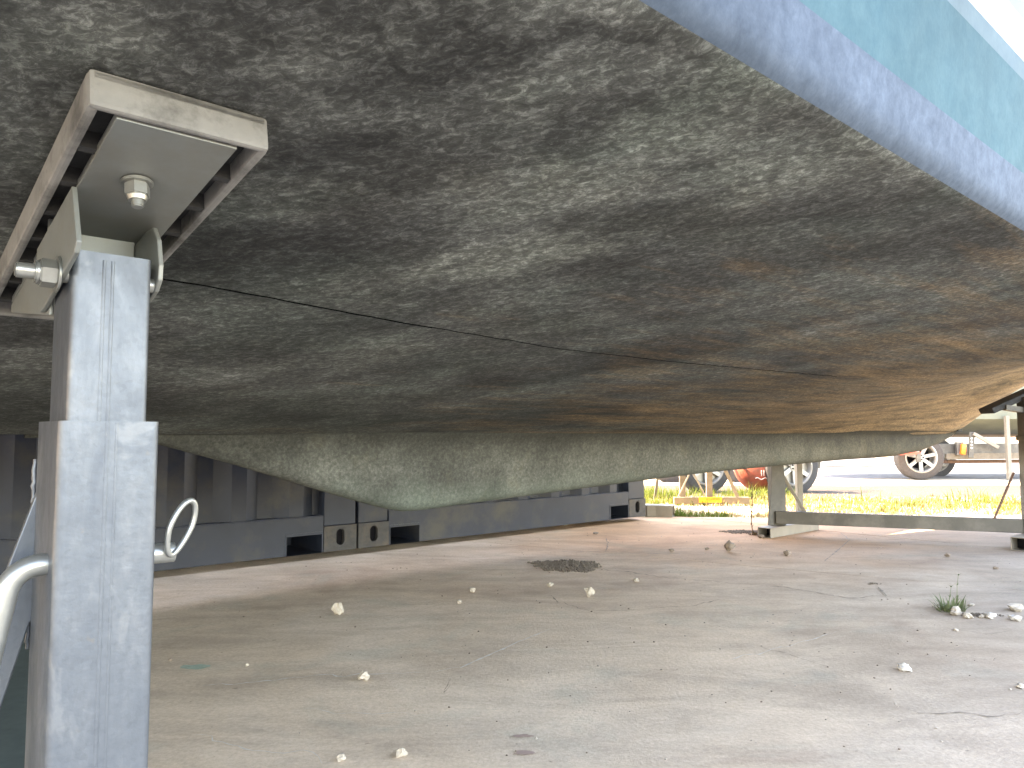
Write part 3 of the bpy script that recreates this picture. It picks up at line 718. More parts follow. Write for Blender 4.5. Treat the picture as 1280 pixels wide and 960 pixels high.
# bracket: two cheeks and a back web, ear with rounded end
def cheek(s0, s1, pts, m='plate', name='cheek'):
    MB().prism([(n - PY, z) for n, z in pts], 'x', s0 - PX, s1 - PX).build(name, m, prop, bevel=.001)
def zpl(n): return side_pt(.15, (n - side_pt(.15, 0)[0]) / (nchine(.15) - side_pt(.15, 0)[0]))[1] - TK * 1.02 - .0012
def arcpts(cn, cz, r, a0, a1, k=8): return [(cn + r * math.cos(R(a0 + (a1 - a0) * i / k)), cz + r * math.sin(R(a0 + (a1 - a0) * i / k))) for i in range(k + 1)]
cheek(.1165, .1203, [(.617, zpl(.617)), (.594, .776), (.600, .769), (.644, .757), (.708, .742), (.718, .7405), (.727, .744), (.740, .765), (.745, zpl(.745))])
cheek(.1835, .1873, [(.675, zpl(.675)), (.655, .811), (.642, .798), (.635, .776), (.636, .764), (.645, .756), (.664, .750), (.70, .752), (.73, .78), (.73, zpl(.73))])
cheek(.1208, .1240, [(.705, zpl(.705)), (.705, .737), (.90, .763), (.90, zpl(.90))], name='channel_side')
cheek(.1740, .1775, [(.705, zpl(.705)), (.705, .737), (.90, .763), (.90, zpl(.90))], name='channel_side')
MB().box(L_(.15, .7045, .785), (.0655, .004, .062)).build('web_plate', 'plate', prop, bevel=.0008)
def hexbolt(axis0, axis1, r, shank, parent=prop, name='bolt'):
    pass
# pivot bolt through the cheeks
pz_, pn_ = .761, .650
b = MB(); b.cyl(L_(.0885, pn_, pz_), L_(.1845, pn_, pz_), .0058, 20, bev=.001); pb = b.build('pivot_bolt', 'zinc', prop, smooth=40)
MB().cyl(L_(.1035, pn_, pz_), L_(.1150, pn_, pz_), .0108, 6, bev=.0010, phase=.3).cyl(L_(.1005, pn_, pz_), L_(.1040, pn_, pz_), .0090, 20, bev=.001).build('nut', 'zinc', pb, smooth=30)
MB().cyl(L_(.1148, pn_, pz_), L_(.1164, pn_, pz_), .0142, 24, bev=.0008).build('washer', 'zinc', pb, smooth=40)
# clamp bolt up through the head plate
bs, bn = .1535, .590; zb = zpl(bn) - .0002; dn = rot @ Vector((0, 0, -1)); o_ = Vector(L_(bs, bn, zb))
b = MB(); b.cyl(o_, o_ + dn * .0205, .0044, 18, bev=.0008); cb = b.build('plate_bolt', 'zinc', prop, smooth=40)
MB().cyl(o_ + dn * .0022, o_ + dn * .0125, .0088, 6, bev=.001, phase=.5).cyl(o_ + dn * .0125, o_ + dn * .0155, .0072, 20, r2=.0062).build('nut', 'zinc', cb, smooth=30)
MB().cyl(o_, o_ + dn * .0022, .0112, 26, bev=.0006).build('washer', 'zinc', cb, smooth=40)
# locking pin with ring clip
pn, pz = .655, .5435
def arc3(c, r, a0, a1, u, v, k=14): return [Vector(c) + (Vector(u) * math.cos(R(a0 + (a1 - a0) * i / k)) + Vector(v) * math.sin(R(a0 + (a1 - a0) * i / k))) * r for i in range(k + 1)]
path = [Vector(L_(.212, pn, pz - .003))] + [Vector(L_(.10, pn, pz))]
bend = arc3(L_(.113, pn, pz - .021), .021, 90, 165, (1, 0, 0), (0, .0, 1), 12)
endp = bend[-1] + Vector((-.028, .006, -.16))
pin = MB().tube([Vector(L_(.2075, pn, pz))] + bend + [bend[-1] + Vector((-.0055, .001, -.03)), endp], .0082, 18).build('locking_pin', 'zinc', prop, smooth=60)
cc = Vector(L_(.2020, pn - .003, pz + .002)); cl = []
for i in range(28):
    a = i / 28 * math.tau; rr_ = .0105
    x_ = math.cos(a) * rr_ * (1.0 if math.sin(a) > 0 else .72 + .28 * (1 + math.sin(a))); z_ = .0185 + math.sin(a) * .0215
    cl.append(cc + Vector((x_ + z_ * .32 + .002, -.006 + x_ * .45, z_)))
MB().tube(cl, .0024, 10, closed=True).build('ring_clip', 'zinc', pin, smooth=60)
# sloping leg bars and foot plates
def bar(b, p, q, wd, th, side=Vector((1, 0, 0))):
    p, q = Vector(p), Vector(q); d = (q - p).normalized(); x = (side - d * side.dot(d)).normalized(); y = d.cross(x)
    m3 = Matrix((x, y, d)).transposed(); b.box((p + q) / 2, (th, wd, (q - p).length), m3); return b
MB().prism([(.1195 - PX, .600), (.096 - PX, .523), (-.028 - PX, .018), (.012 - PX, .018), (.100 - PX, .431), (.1165 - PX, .492), (.1195 - PX, .492)], 'y', .7055 - PY, .7115 - PY).build('leg', 'galv', prop, bevel=.001)
b = MB(); pvw = []
for i in range(50):
    z = .47 + .15 * i / 49; pvw.append(Vector(L_(.1165, .7125, z)) + Vector((noise.noise(Vector((i * .8, 0, 0))) * .0012, 0, 0)))
b.tube(pvw, [.0022 * (.7 + .6 * abs(noise.noise(Vector((i * .9, 3, 0))))) for i in range(50)], 8).build('weld_bead', 'galv', prop, smooth=60)
MB().box(L_(.152, .75, .010), (.26, .66, .019)).build('base_plate', 'galv', prop, bevel=.003)

# flat dark green sheet behind the prop
rm = MB(); q = [G(-130, 800), G(40, 796), G(60, 900), G(66, 1010), G(-130, 1010)]
rm.prism(q, 'z', .004, .014)
tag(rm.build('dark_sheet', 'mat', bevel=.003), 'flat dark green sheet on the concrete behind the prop', 'mat')  # mat here is only a flat dark sheet

# ================================================================ BOAT CRADLE (middle distance)
cr = thing('boat_cradle', 'grey steel boat cradle with a low crossbeam, two posts and tube feet under the bow', 'boat cradle', (2.15, 4.5, 0))
CO = Vector((2.15, 4.5, 0))
def C_(x, y, z): return Vector((x, y, z)) - CO
dv = Vector((.745, .667, 0))
def foot(x, y, ln, wd=.088, h=.062):
    a = Vector((x, y, 0)); t = D
    c, s_ = math.cos(TH), math.sin(TH); p = Vector((-t.y, t.x, 0))
    b = MB(); k = 4; wl = .005
    b.frame([(-wd / 2, 0.001), (wd / 2, .001), (wd / 2, h), (-wd / 2, h)], [(-wd / 2 + wl, wl), (wd / 2 - wl, wl), (wd / 2 - wl, h - wl), (-wd / 2 + wl, h - wl)], 'x', 0, ln)
    o = b.build('foot', 'cradlel', cr, bevel=.001); o.location = a - CO; o.rotation_euler = (0, 0, TH)
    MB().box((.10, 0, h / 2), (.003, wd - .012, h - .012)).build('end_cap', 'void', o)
    return o
foot(1.565, 4.72, .62); foot(2.79, 4.17, .75, .10, .075)
# left post: a flared leg plate plus channel
b = MB(); b.prism([(-.058, .062), (.068, .062), (.070, .30), (.045, .66), (-.018, .66), (-.030, .30)], 'y', -.006, .006)
lp = b.build('post', 'cradle', cr, bevel=.002); lp.location = C_(1.69, 4.86, 0); lp.rotation_euler = (0, 0, R(12))
MB().box((.03, .045, .36), (.075, .07, .59)).build('post_channel', 'cradle', lp, bevel=.004)
lp2 = MB().box((0, 0, .31), (.036, .05, .62)).build('rear_post', 'cradlel', cr, bevel=.003); lp2.location = C_(1.94, 5.12, 0)
# crossbeam
def beam(name, p, q, wd, th, m, par=cr, off=CO, bev=.003):
    return bar(MB(), Vector(p) - off, Vector(q) - off, th, wd, Vector((0, 0, 1))).build(name, m, par, bevel=bev)
xb0 = Vector((1.69, 4.86, .112)); xb1 = Vector((2.93, 4.36, .116))
beam('crossbeam', xb0, xb1, .078, .05, 'cradle')
# right post with head pad
b = MB(); b.box((0, 0, .46), (.085, .075, .79)); rp = b.build('post', 'cradle', cr, bevel=.004); rp.location = C_(2.975, 4.335, 0)
MB().cyl((-.03, -.0375, .66), (-.03, -.044, .66), .012, 6).build('bolt', 'blackrubber', rp)
MB().cyl((-.045, -.03, .36), (-.058, -.03, .36), .010, 6).build('bolt', 'blackrubber', rp)
MB().box((0, 0, 0), (.10, .09, .03), bev=.004).build('post_collar', 'cradle', rp).location = (0, 0, .62)
pdl = MB().box((0, 0, 0), (.30, .13, .035), Matrix.Rotation(R(-24), 3, 'Y'), .008).build('head_pad', 'blackrubber', rp); pdl.location = (-.075, .05, .835)
bar(MB(), (-.14, .0, .795), (.03, .0, .77), .05, .03).build('pad_arm', 'cradle', rp)
# straps / braces
beam('brace', (1.715, 4.90, .44), (1.875, 4.83, .13), .022, .006, 'cradlel')
beam('brace', (2.92, 4.40, .42), (2.79, 4.395, .15), .012, .010, 'rustm')
beam('brace', (2.00, 5.6, .05), (1.80, 5.25, .05), .03, .03, 'cradlel')

# ================================================================ STEEL FOOT + SMALL CRADLE BEYOND THE CONTAINER
tb = thing('steel_tube', 'open-ended steel box tube lying on the slab edge beside the container corner', 'steel tube', (1.12, 5.92, 0), 0)
b = MB(); b.frame([(-.062, .001), (.062, .001), (.062, .088), (-.062, .088)], [(-.055, .007), (.055, .007), (.055, .081), (-.055, .081)], 'y', 0, .9)
o = b.build('tube_wall', 'cradlel', tb); o.rotation_euler = (0, 0, R(70)); o.location = (.14, 0, 0)
o2 = MB().box((0, 0, 0), (.10, .003, .07)).build('rust_plug', 'rustm', o); o2.location = (0, .06, .044)
MB().box((0, 0, 0), (.14, .01, .088), bev=.002).build('side_plate', 'cradlel', tb).location = (.0, -.01, .046)
sb = thing('cradle_stand', 'low tan boat cradle with yellow label standing in the dry grass', 'boat cradle', (1.85, 7.07, 0))
CS = Vector((1.85, 7.07, 0))
def bb(name, p, q, a, c, m): return bar(MB(), Vector(p) - CS, Vector(q) - CS, c, a, Vector((0, 0, 1))).build(name, m, sb, bevel=.002)
def at(px, py, Y):
    c, s = math.cos(math.atan(63 / 940)), math.sin(math.atan(63 / 940)); X = (px - 640) / 940; Z = (480 - py) / 940; k = Y / (c - s * Z)
    return Vector((X * k, Y, .64 + (s + c * Z) * k))
bb('crossbeam', at(842, 625.5, 7.07), at(936, 625.5, 7.07), .062, .05, 'wood')
def vb(name, p, q, wd, m, th=.03): return bar(MB(), Vector(p) - CS, Vector(q) - CS, th, wd).build(name, m, sb, bevel=.002)
vb('post', at(853, 622, 7.09), at(853, 560, 7.09), .055, 'wood'); vb('post', at(886.5, 622, 7.10), at(886.5, 560, 7.10), .055, 'wood')
vb('brace', at(848, 621, 7.04), at(863, 590, 7.04), .014, 'cradlel', .012); vb('brace', at(882, 621, 7.04), at(866, 590, 7.04), .014, 'cradlel', .012)
vb('brace', at(922, 621, 7.06), at(905, 584, 7.06), .030, 'wood', .02); vb('brace', at(818, 628, 7.6), at(823, 590, 7.6), .028, 'wood', .02)
yl = MB().box(at(888, 624.8, 7.041) - CS, (.215, .003, .052)).build('yellow_label', 'yellow', sb)
fc = bpy.data.curves.new('txt', 'FONT'); fc.body = 'RECLAMPORER'; fc.size = .030; fc.extrude = .0006; fc.align_x = 'CENTER'; fc.align_y = 'CENTER'
fo = bpy.data.objects.new('txt', fc); COL.objects.link(fo); bpy.context.view_layer.update()
tm = bpy.data.meshes.new_from_object(fo); bpy.data.objects.remove(fo); tm.materials.append(M['ink'])
to = bpy.data.objects.new('lettering', tm); COL.objects.link(to); to.parent = yl; to.rotation_euler = (R(90), 0, 0); to.location = at(891, 624.2, 7.0385) - CS; to.scale = (.66, 1, 1)

# ================================================================ TRAILERS AND WHEELS
def wheel(parent, loc, rz, r=.30, wd=.17, spokes=5, mt='tyre', steel=False):
    """axis along local Y, face towards -Y"""
    prof = [(.66, .5), (.90, .5), (.97, .44), (1.0, .30), (1.0, -.30), (.97, -.44), (.90, -.5), (.66, -.5)]
    b = MB(); k = 48; rows = []
    for i in range(k + 1):
        a = i / k * math.tau; rows.append([(math.cos(a) * r * p, wd * q, math.sin(a) * r * p) for p, q in prof])
    ty = loft(rows).build('tyre', mt, None, smooth=40, merge=1e-4)
    ty.name = 'wheel'; ty.parent = parent; ty.location = loc; ty.rotation_euler = (0, 0, rz)
    b = MB(); rr = r * .66; rows = []
    for i in range(k + 1):
        a = i / k * math.tau; rows.append([(math.cos(a) * r * p, wd * q, math.sin(a) * r * p) for p, q in ((.69, -.52), (.645, -.54), (.60, -.44), (.58, .4), (.66, .45))])
    loft(rows).build('rim', 'rim', ty, smooth=40, merge=1e-4)
    b = MB(); b.cyl((0, -wd * .40, 0), (0, -wd * .1, 0), r * .17, 20)
    if steel: b.cyl((0, -wd * .22, 0), (0, -wd * .18, 0), r * .60, 32)
    for q in range(spokes):
        a = q / spokes * math.tau + math.pi / 2 * 3
        d = Vector((math.cos(a), 0, math.sin(a)))
        bar(b, d * r * .12 + Vector((0, -wd * .30, 0)), d * r * .62 + Vector((0, -wd * .40, 0)), r * .15, wd * .12, Vector((0, 1, 0)))
    b.build('spokes', 'rim', ty)
    b = MB()
    for q in range(5):
        a = q / 5 * math.tau; b.cyl((math.cos(a) * r * .10, -wd * .46, math.sin(a) * r * .10), (math.cos(a) * r * .10, -wd * .38, math.sin(a) * r * .10), r * .025, 6)
    b.build('wheel_nuts', 'void', ty)
    MB().cyl((0, wd * .1, 0), (0, wd * .3, 0), r * .5, 24).build('brake_drum', 'void', ty)
    return ty
t1 = thing('boat_trailer', 'tandem-axle trailer with dusty black tyres behind the small cradle and the left cradle post', 'trailer', (2.7, 8.7, -.03))
wheel(t1, (-.50, .0, .30), R(14), .305, .20, 6, 'tyre', True); wheel(t1, (.51, .02, .30), R(16), .32, .20, 6, 'tyre', True)
MB().box((0, .25, .42), (2.6, .06, .09)).build('chassis_rail', 'cradle', t1); MB().box((0, 1.55, .42), (2.6, .06, .09)).build('chassis_rail', 'cradle', t1)
MB().cyl((-.5, .1, .30), (-.5, 1.8, .30), .03).build('axle', 'cradle', t1); MB().cyl((.51, .1, .30), (.51, 1.8, .30), .03).build('axle', 'cradle', t1)
wheel(t1, (-.50, 1.8, .30), R(180), .305, .18, 6, 'tyre', True); wheel(t1, (.51, 1.8, .30), R(180), .32, .18, 6, 'tyre', True)
for i, yy in enumerate((-.02,)):
    b = MB(); pts = [(math.cos(R(a)) * .38, .34 + math.sin(R(a)) * .36) for a in range(15, 166, 10)]; 
    pv = None
    for off in (-.50, .51):
        ring_ = [[b.bm.verts.new((off + x_, y_, z_)) for y_ in (-.12, .14)] for x_, z_ in pts]
        for A_, B_ in zip(ring_, ring_[1:]): b.bm.faces.new((A_[0], A_[1], B_[1], B_[0]))
    o = b.build('mudguard', 'cradle', t1); sm = o.modifiers.new('s', 'SOLIDIFY'); sm.thickness = .006
p_ = at(1023, 579, 8.75) - Vector((2.7, 8.7, -.03))
MB().box(p_ + Vector((0, 0, .02)), (.045, .03, .16), Matrix.Rotation(R(8), 3, 'Y')).build('drop_leg', 'cradle', t1)
bar(MB(), at(1036, 573.5, 8.75) - Vector((2.7, 8.7, -.03)), at(1056, 572.5, 8.75) - Vector((2.7, 8.7, -.03)), .04, .03, Vector((0, 0, 1))).build('coupling', 'cradle', t1)
# red buoy beside the wheel
bu = thing('mooring_buoy', 'faded red round mooring buoy resting between the trailer wheels', 'buoy', (2.93, 8.95, -.03))
b = MB(); rows = []
for i in range(21):
    a = -math.pi / 2 + i / 20 * math.pi; rows.append([(math.cos(a) * .30 * math.cos(j / 32 * math.tau), math.cos(a) * .30 * math.sin(j / 32 * math.tau), .30 + .30 * math.sin(a)) for j in range(33)])
loft(rows).build('ball', 'red', bu, smooth=60, merge=1e-4)
MB().cyl((0, 0, .58), (0, 0, .68), .06).build('eye_lug', 'blackrubber', bu)
wp = []
for i in range(15):
    az = R(-118 + i * 2.6); el = R(-27 + 2.2 * math.sin(i * .9)); wp.append(Vector((.302 * math.cos(az) * math.cos(el), .302 * math.sin(az) * math.cos(el), .30 + .302 * math.sin(el))))
MB().tube(wp, .006, 6).build('painted_mark', 'whiteprint', bu)
for az_ in (-104, -99):
    wp = [Vector((.302 * math.cos(R(az_)) * math.cos(R(e)), .302 * math.sin(R(az_)) * math.cos(R(e)), .30 + .302 * math.sin(R(e)))) for e in (-20, -16, -12, -8)]
    MB().tube(wp, .006, 6).build('painted_mark', 'whiteprint', bu)

# right-hand trailer carrying another boat
TO = Vector((6.6, 11.0, -.03))
t2 = thing('boat_trailer', 'long boat trailer with alloy wheel, orange lamp and pole bracket on the far road', 'trailer', TO)
def T(px, py, Y): return at(px, py, Y) - TO
wheel(t2, T(1148, 571.5, 11.0), R(-6), .325, .20, 7, 'tyred'); wheel(t2, T(1165, 572, 11.9), R(-6), .325, .20, 7, 'tyre')
MB().cyl(T(1148, 571.5, 11.05), T(1140, 571.5, 12.8), .03).build('axle', 'cradle', t2)
def tb_(name, px0, py0, px1, py1, Y, h, th, m, Y1=None): 
    return bar(MB(), T(px0, py0, Y), T(px1, py1, Y1 or Y), th, h, Vector((0, 0, 1))).build(name, m, t2, bevel=.003)
tb_('chassis_rail', 1120, 562, 1420, 559.5, 11.1, .155, .06, 'cradle'); tb_('lower_rail', 1182, 570.5, 1420, 568.5, 11.08, .09, .05, 'wood')
tb_('chassis_rail', 1120, 560, 1420, 559, 12.7, .12, .06, 'cradle')
tb_('keel_plank', 1180, 577, 1420, 575.5, 11.3, .045, .20, 'rustm')
tb_('step_bar', 1112, 567.5, 1150, 566.5, 10.85, .035, .05, 'redbar')
MB().box(T(1148, 572, 10.84), (.06, .03, .13)).build('step_bracket', 'cradle', t2)
lb = MB().box(T(1199, 561, 11.0), (.10, .06, .19), bev=.01).build('lamp_block', 'cradle', t2)
MB().box(T(1204, 561.5, 10.95), (.075, .05, .16), Matrix.Rotation(R(8), 3, 'Y'), .02).build('lamp_lens', 'orange', lb, smooth=50)
b = MB(); c0 = T(1213.5, 572, 10.98); c1 = T(1215, 540, 10.98); bar(b, c0, c1, .02, .075)
pk_ = b.build('slotted_post', 'cradle', t2, bevel=.004)
b = MB()
for yy in (548, 552, 556, 560): b.cyl(T(1214.6, yy, 10.967), T(1214.6, yy, 10.964), .014, 12)
b.build('post_hole', 'white', pk_)
tb_('strut_arm', 1217, 542, 1248, 559.5, 10.95, .05, .03, 'cradlel')
vbx = bar(MB(), T(1262, 600, 10.9), T(1258, 520, 10.9), .06, .05).build('side_support', 'cradlel', t2, bevel=.004)
b2 = thing('boat', 'faded grey-green boat hull with orange boot stripe riding on the far trailer', 'boat', (7.0, 11.9, 0))
rows = []; rs2 = []
BL = 6.5
for i in range(40):
    u = i / 39; x_ = -3.2 + BL * u; hb = 1.05 * (1 - max(0, (.35 - u) / .35) ** 2.2) ** .5 if u < .35 else 1.05
    hb = max(.02, hb); keelz = .60 + .55 * max(0, (.30 - u) / .30) ** 1.6 + (.05 * max(0, u - .6)); r = []
    for j in range(21):
        a = -math.pi / 2 + (j / 20) * math.pi; yy = math.sin(a); k2 = abs(yy)
        r.append((x_, hb * yy, keelz + .32 * k2 ** 1.7 + (.95 * max(0, (k2 - .93) / .07) if k2 > .93 else 0)))
    rows.append(r)
loft(rows).build('hull', 'boat2', b2, smooth=50)
rows2 = [[(x_, y_, z_ - .006) for x_, y_, z_ in r[8:13]] for r in rows]
loft(rows2).build('keel_strip', 'boat2s', b2, smooth=50)
loft([[r[0], r[-1]] for r in rows]).build('deck', 'white', b2)

# far shed
sh = thing('shed', 'pale cream clad boat shed far beyond the road', 'building', (14, 44, 0))
b = MB()
for i in range(60): b.box((-15 + i * .5, 0, 2.2), (.485, .10, 4.4))
b.build('wall', 'cream', sh); MB().box((0, 3, 2.2), (29.5, 5.8, 4.3)).build('wall', 'cream', sh)
MB().box((0, 3, 4.6), (31, 7, .3)).build('roof', 'roofm', sh)
# guard cable between the trailers
cp = []
for i in range(25):
    u = i / 24; p0, p1 = at(1026, 582.5, 9.2), at(1122, 580.5, 10.7); p = p0.lerp(p1, u); p.z -= .05 * math.sin(u * math.pi) * .4; cp.append(p)
tag(MB().tube(cp, .006, 8).build('cable', 'blackrubber'), 'thin dark cable strung low between the two trailers', 'cable')

# ================================================================ STONES AND DEBRIS
def stone(px, py, size, m, label, seed, name='stone', flat=.8, group=None):
    x_, y_ = G(px, py); rnd = random.Random(seed); b = bmesh.new(); bmesh.ops.create_icosphere(b, subdivisions=2, radius=1)
    r = size / 2
    for v in b.verts:
        d = v.co.copy(); q = 1 + .62 * noise.noise(d * 1.3 + Vector((seed * 3.1, 0, 0))) + .30 * noise.noise(d * 2.7 + Vector((0, seed, 0)))
        v.co = Vector((d.x * q * r, d.y * q * r * .9, d.z * q * r * flat))
    zmin = min(v.co.z for v in b.verts)
    for v in b.verts: v.co.z -= zmin
    mb = MB(); mb.bm.free(); mb.bm = b
    o = mb.build(name, m, loc=(x_, y_ + size * .35, -.001)); o.rotation_euler = (0, 0, rnd.uniform(0, 6)); 
    return tag(o, label, 'stone', group)
BIG = [
    (421, 769, .048, 'stone', 'largest pale angular stone, alone on the slab left of centre', .95),
    (454, 852, .030, 'stone', 'rounded cream stone on the pale crack below the largest stone', .75),
    (501, 948, .022, 'stone', 'pale stone at the bottom edge of the photo, right one of two', .85),
    (425, 953, .020, 'stone', 'chalky stone at the bottom edge of the photo, left one of two', .7),
    (590, 741, .030, 'stone', 'yellowish pebble, right one of a close pair left of the grit patch', .7),
    (574, 755, .022, 'stone', 'smaller pebble, left one of a close pair left of the grit patch', .7),
    (737, 747, .034, 'stone', 'upright pale stone just below the grit patch', 1.1),
    (688, 734, .026, 'stone', 'flat white pebble below the left side of the grit patch', .65),
    (795, 728, .026, 'stone', 'pinkish pebble right of the upright pale stone', .6),
    (913, 690, .055, 'stoned', 'dark brown lump in front of the left foot of the cradle', .9),
    (985, 695, .036, 'stoned', 'brown lump on the slab just below the cradle crossbeam', .8),
    (1186, 697, .030, 'stoned', 'small brown lump below the right half of the crossbeam', .7),
    (953, 673, .034, 'stoned', 'brown stone against the open end of the left cradle foot', .7),
    (1133, 840, .034, 'stoneg', 'grey angular stone alone on the right side of the slab', .6),
    (1198, 770, .040, 'stone', 'white stone at the base of the green weed', .75),
    (1213, 774, .034, 'stone', 'white wedge stone just right of the weed', .6),
    (1228, 773, .016, 'stone', 'tiny pinkish stone in the middle of the row beside the weed', .8),
    (1240, 774, .036, 'stoneg', 'mottled grey stone at the right of the row beside the weed', .55),
    (1274, 765, .055, 'stone', 'broad flat pale stone at the right edge of the photo', .45),
    (1273, 777, .040, 'stoneg', 'grey chip below the broad flat stone at the right edge', .5),
    (1216, 758, .020, 'stone', 'pale chip standing behind the row of stones by the weed', .6),
    (1197, 789, .016, 'stone', 'white chip in front of the weed, nearer the camera', .5),
    (1278, 861, .020, 'stone', 'white stone at the right edge, low in the photo', .6),
    (646, 663, .034, 'stone', 'pale stone lying against the container base rail', .7),
    (707, 657, .040, 'stone', 'pale chip close to the right container, near its middle', .5),
    (745, 668, .038, 'stoned', 'dark brown chip on the bright slab near the right container', .4),
    (840, 690, .028, 'stoned', 'dark crumb on the slab right of the grit patch, left one of two', .6),
    (884, 688, .024, 'stoned', 'dark crumb on the slab right of the grit patch, right one of two', .6),
    (1246, 712, .022, 'stoned', 'small dark crumb above the broad flat stone at the right edge', .6),
    (308, 833, .010, 'stone', 'tiny white pebble right of the green paint smear', .8),
    (212, 826, .012, 'stoned', 'tiny brown chip beside the prop, left of the green smear', .5),
]
for i, (px, py, sz, m, lab, fl_) in enumerate(BIG): stone(px, py, sz, m, lab, i + 3, flat=fl_)
# countless crumbs
rnd = random.Random(5)
def crumbs(name, label, pts, m, smin, smax):
    b = MB()
    for x_, y_ in pts:
        r = rnd.uniform(smin, smax); q = bmesh.new(); bmesh.ops.create_icosphere(q, subdivisions=1, radius=r)
        for v in q.verts: v.co = v.co * rnd.uniform(.7, 1.25); v.co.z *= .6
        bmesh.ops.transform(q, matrix=Matrix.Translation((x_, y_, r * .4)), verts=q.verts); b.add(q)
    return tag(b.build(name, m), label, 'gravel', kind='stuff')
pts = []
for i in range(380):
    s_, n_ = rnd.uniform(-.2, 5), rnd.uniform(.3, 3.5); p = W(s_, n_); pts.append((p.x, p.y))
crumbs('grit', 'fine pale grit scattered over the slab', pts, 'stone', .0008, .0034)
pts = []
for i in range(300):
    s_, n_ = rnd.uniform(1, 5), rnd.uniform(.4, 3.5); p = W(s_, n_); pts.append((p.x, p.y))
crumbs('dirt_crumbs', 'dark crumbs of dirt scattered over the slab', pts, 'stoned', .001, .004)
hx, hy = G(708, 707)
def patch(cx, cy, rx, ry, n, name, label, m, seed, rs=(.002, .008)):
    b = MB(); rn = random.Random(seed)
    for i in range(n):
        a, q = rn.uniform(0, math.tau), rn.random() ** .62; q *= 1 + .5 * noise.noise(Vector((math.cos(a) * 1.6, math.sin(a) * 1.6, seed))) + .3 * noise.noise(Vector((math.cos(a) * 4, math.sin(a) * 4, seed))); x_, y_ = cx + rx * q * math.cos(a), cy + ry * q * math.sin(a); r = rn.uniform(*rs)
        t_ = bmesh.new(); bmesh.ops.create_icosphere(t_, subdivisions=1, radius=r)
        for v in t_.verts: v.co *= rn.uniform(.75, 1.2)
        bmesh.ops.transform(t_, matrix=Matrix.Translation((x_, y_, r * .1 + .003 * max(0, 1 - q))), verts=t_.verts); b.add(t_)
    return tag(b.build(name, m), label, 'gravel', kind='stuff')
patch(hx, hy, .17, .15, 1500, 'grit_patch', 'patch of loose dark grit filling a hollow in the middle of the slab', 'grit', 3)
gx, gy = G(928, 665); patch(gx, gy, .16, .07, 420, 'soil_patch', 'dark soil gathered on the slab left of the cradle foot', 'grit', 6)
gx, gy = G(1225, 769); patch(gx, gy, .09, .03, 160, 'soil_patch', 'damp soil in the crack beside the weed', 'grit', 8, (.001, .004))
gx, gy = G(1090, 730); patch(gx, gy, .03, .02, 40, 'soil_patch', 'crumbs of dirt gathered right of the slab joint', 'grit', 9, (.001, .004))

# ================================================================ WEEDS AND GRASS
def blade(b, base, h, lean, az, wd, seg=4, curl=1.6):
    pv = None; base = Vector(base); side = Vector((-math.sin(az), math.cos(az), 0)); out = Vector((math.cos(az), math.sin(az), 0))
    for i in range(seg + 1):
        u = i / seg; p = base + out * (lean * u ** curl) + Vector((0, 0, h * (u - .25 * (lean / max(h, .01)) * u * u))); ww = wd * (1 - u) ** .7 * .5
        if i < seg: vs = (b.bm.verts.new(p - side * ww), b.bm.verts.new(p + side * ww))
        else: vs = (b.bm.verts.new(p),)
        if pv:
            if len(vs) == 2: b.bm.faces.new((pv[0], pv[1], vs[1], vs[0]))
            else: b.bm.faces.new((pv[0], pv[1], vs[0]))
        pv = vs
wx, wy = G(1194, 766)
weed = thing('weed', 'small green weed growing from the crack among white stones', 'plant', (wx, wy + .03, 0))
b = MB(); rn = random.Random(4)
for i in range(85):
    a = rn.uniform(0, math.tau); q = rn.random() ** .5 * .042; blade(b, (math.cos(a) * q * 1.2, math.sin(a) * q * .7, 0), rn.uniform(.02, .065), rn.uniform(.008, .045), a + rn.uniform(-.6, .6), rn.uniform(.006, .011), 3)
b.build('leaves', 'weed', weed)
b = MB(); sp_ = [Vector((.02, 0, 0)), Vector((.026, .0, .05)), Vector((.034, .01, .09)), Vector((.040, .01, .125))]
b.tube(sp_, [.0013, .0012, .001, .0006], 6)
b.tube([Vector((-.01, 0, 0)), Vector((.0, 0, .05)), Vector((.006, 0, .085))], [.0012, .001, .0006], 6)
for p in sp_[1:] + [Vector((.0, 0, .05)), Vector((.006, 0, .085))]:
    for a in (0, 2, 4): blade(b, p, .012, .014, a + rn.random(), .005, 2)
b.build('stalk', 'weed', weed)
sx0, sy0 = G(941, 669)
dw = thing('weed', 'thin dry weed stalk standing left of the cradle foot', 'plant', (sx0, sy0, 0))
b = MB(); b.tube([Vector((0, 0, 0)), Vector((-.008, 0, .10)), Vector((.004, 0, .2)), Vector((.002, 0, .33))], [.003, .0025, .002, .001], 6)
for i in range(46):
    z = rn.uniform(.05, .33); blade(b, (-.004 + rn.uniform(-.006, .006), 0, z), rn.uniform(.01, .03), rn.uniform(.01, .03), rn.uniform(0, 6.28), .007, 2)
b.build('stem', 'weedd', dw)
b = MB()
for i in range(22): blade(b, (rn.uniform(-.03, .03), 0, 0), rn.uniform(.01, .04), rn.uniform(.01, .04), rn.uniform(0, 6.28), .012, 2)
b.build('leaves', 'weedd', dw)

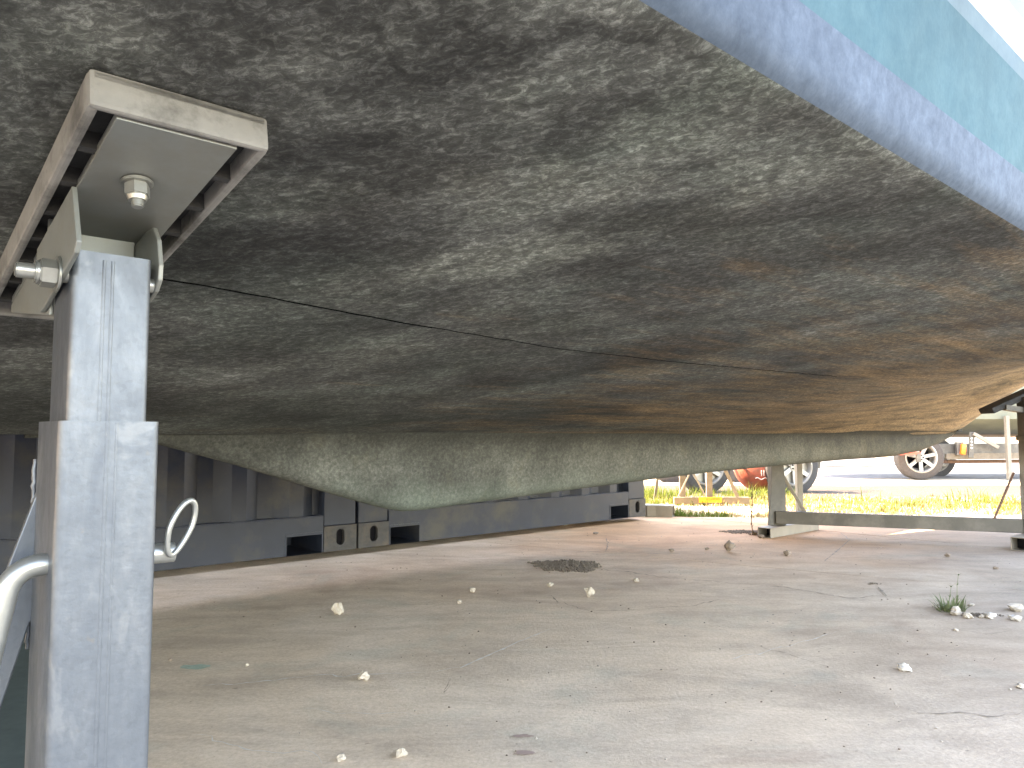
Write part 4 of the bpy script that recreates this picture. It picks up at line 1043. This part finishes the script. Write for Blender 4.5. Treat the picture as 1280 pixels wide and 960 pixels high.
def grass_field(name, label, x0, x1, y0, y1, n, hmin, hmax, m, dens=None, wd=(.004, .009), seed=1, clump=True):
    rn = random.Random(seed); verts = []; faces = []
    i = 0; tries = 0
    while i < n and tries < n * 6:
        tries += 1
        x_, y_ = rn.uniform(x0, x1), rn.uniform(y0, y1)
        if 1.35 < x_ < 2.35 and 6.3 < y_ < 7.06 and rn.random() < .93: continue
        f = noise.noise(Vector((x_ * 1.7, y_ * 2.2, seed))) + .4 * noise.noise(Vector((x_ * 6, y_ * 6, seed)))
        if clump and f < rn.uniform(-.45, .35): continue
        i += 1
        hh = rn.uniform(hmin, hmax) * (.7 + max(0, f)); az = rn.uniform(0, math.tau); le = hh * rn.uniform(.15, .8); w_ = rn.uniform(*wd)
        ox, oy = math.cos(az), math.sin(az); k = len(verts)
        for u, ww in ((0, 1), (.5, .8)):
            px, py, pz2 = x_ + ox * le * u ** 1.6, y_ + oy * le * u ** 1.6, -.022 + hh * u
            verts += [(px + oy * w_ * ww / 2, py - ox * w_ * ww / 2, pz2), (px - oy * w_ * ww / 2, py + ox * w_ * ww / 2, pz2)]
        verts.append((x_ + ox * le, y_ + oy * le, -.022 + hh * .93)); faces += [(k, k + 1, k + 3, k + 2), (k + 2, k + 3, k + 4)]
    me = bpy.data.meshes.new(name); me.from_pydata(verts, [], faces); me.materials.append(M[m]); o = bpy.data.objects.new(name, me); COL.objects.link(o)
    return tag(o, label, 'grass', kind='stuff')
grass_field('grass', 'backlit yellow-green grass strip beyond the concrete', .6, 9, 6.35, 7.45, 9500, .02, .085, 'grass', seed=2)
grass_field('grass', 'taller grass tufts against the bare soil bank', 3.4, 9, 7.0, 7.4, 500, .08, .19, 'grass', seed=5)
grass_field('grass', 'green grass tuft at the broken slab edge', 1.22, 1.72, 5.93, 6.12, 420, .03, .12, 'grass', seed=8)
grass_field('dry_grass', 'pale dry straw and dead stems lying along the slab edge', .6, 9, 6.0, 8.0, 16000, .02, .07, 'straw', wd=(.006, .016), seed=11)
grass_field('grass', 'long grass behind the small cradle and container corner', .4, 3.0, 7.5, 8.4, 2200, .06, .16, 'grass', seed=14)
# leaf litter and pale gravel on the sunlit ground
rn = random.Random(9); verts = []; faces = []
for i in range(9000):
    x_, y_ = rn.uniform(.6, 9), rn.uniform(5.95, 8.0); r = rn.uniform(.006, .022); k = len(verts); z = -.025
    t_ = [rn.uniform(.7, 1.2) for _ in range(6)]; a0 = rn.uniform(0, 6)
    for j in range(4): a = a0 + j * math.pi / 2; verts.append((x_ + math.cos(a) * r * t_[j], y_ + math.sin(a) * r * t_[j], z))
    verts.append((x_, y_, z + r * t_[4] * .9)); faces += [(k + j, k + (j + 1) % 4, k + 4) for j in range(4)]
me = bpy.data.meshes.new('gravel_stones'); me.from_pydata(verts, [], faces); me.materials.append(M['verge']); o = bpy.data.objects.new('gravel_stones', me); COL.objects.link(o)
tag(o, 'pale sunlit gravel and shell grit among the grass', 'gravel', kind='stuff')
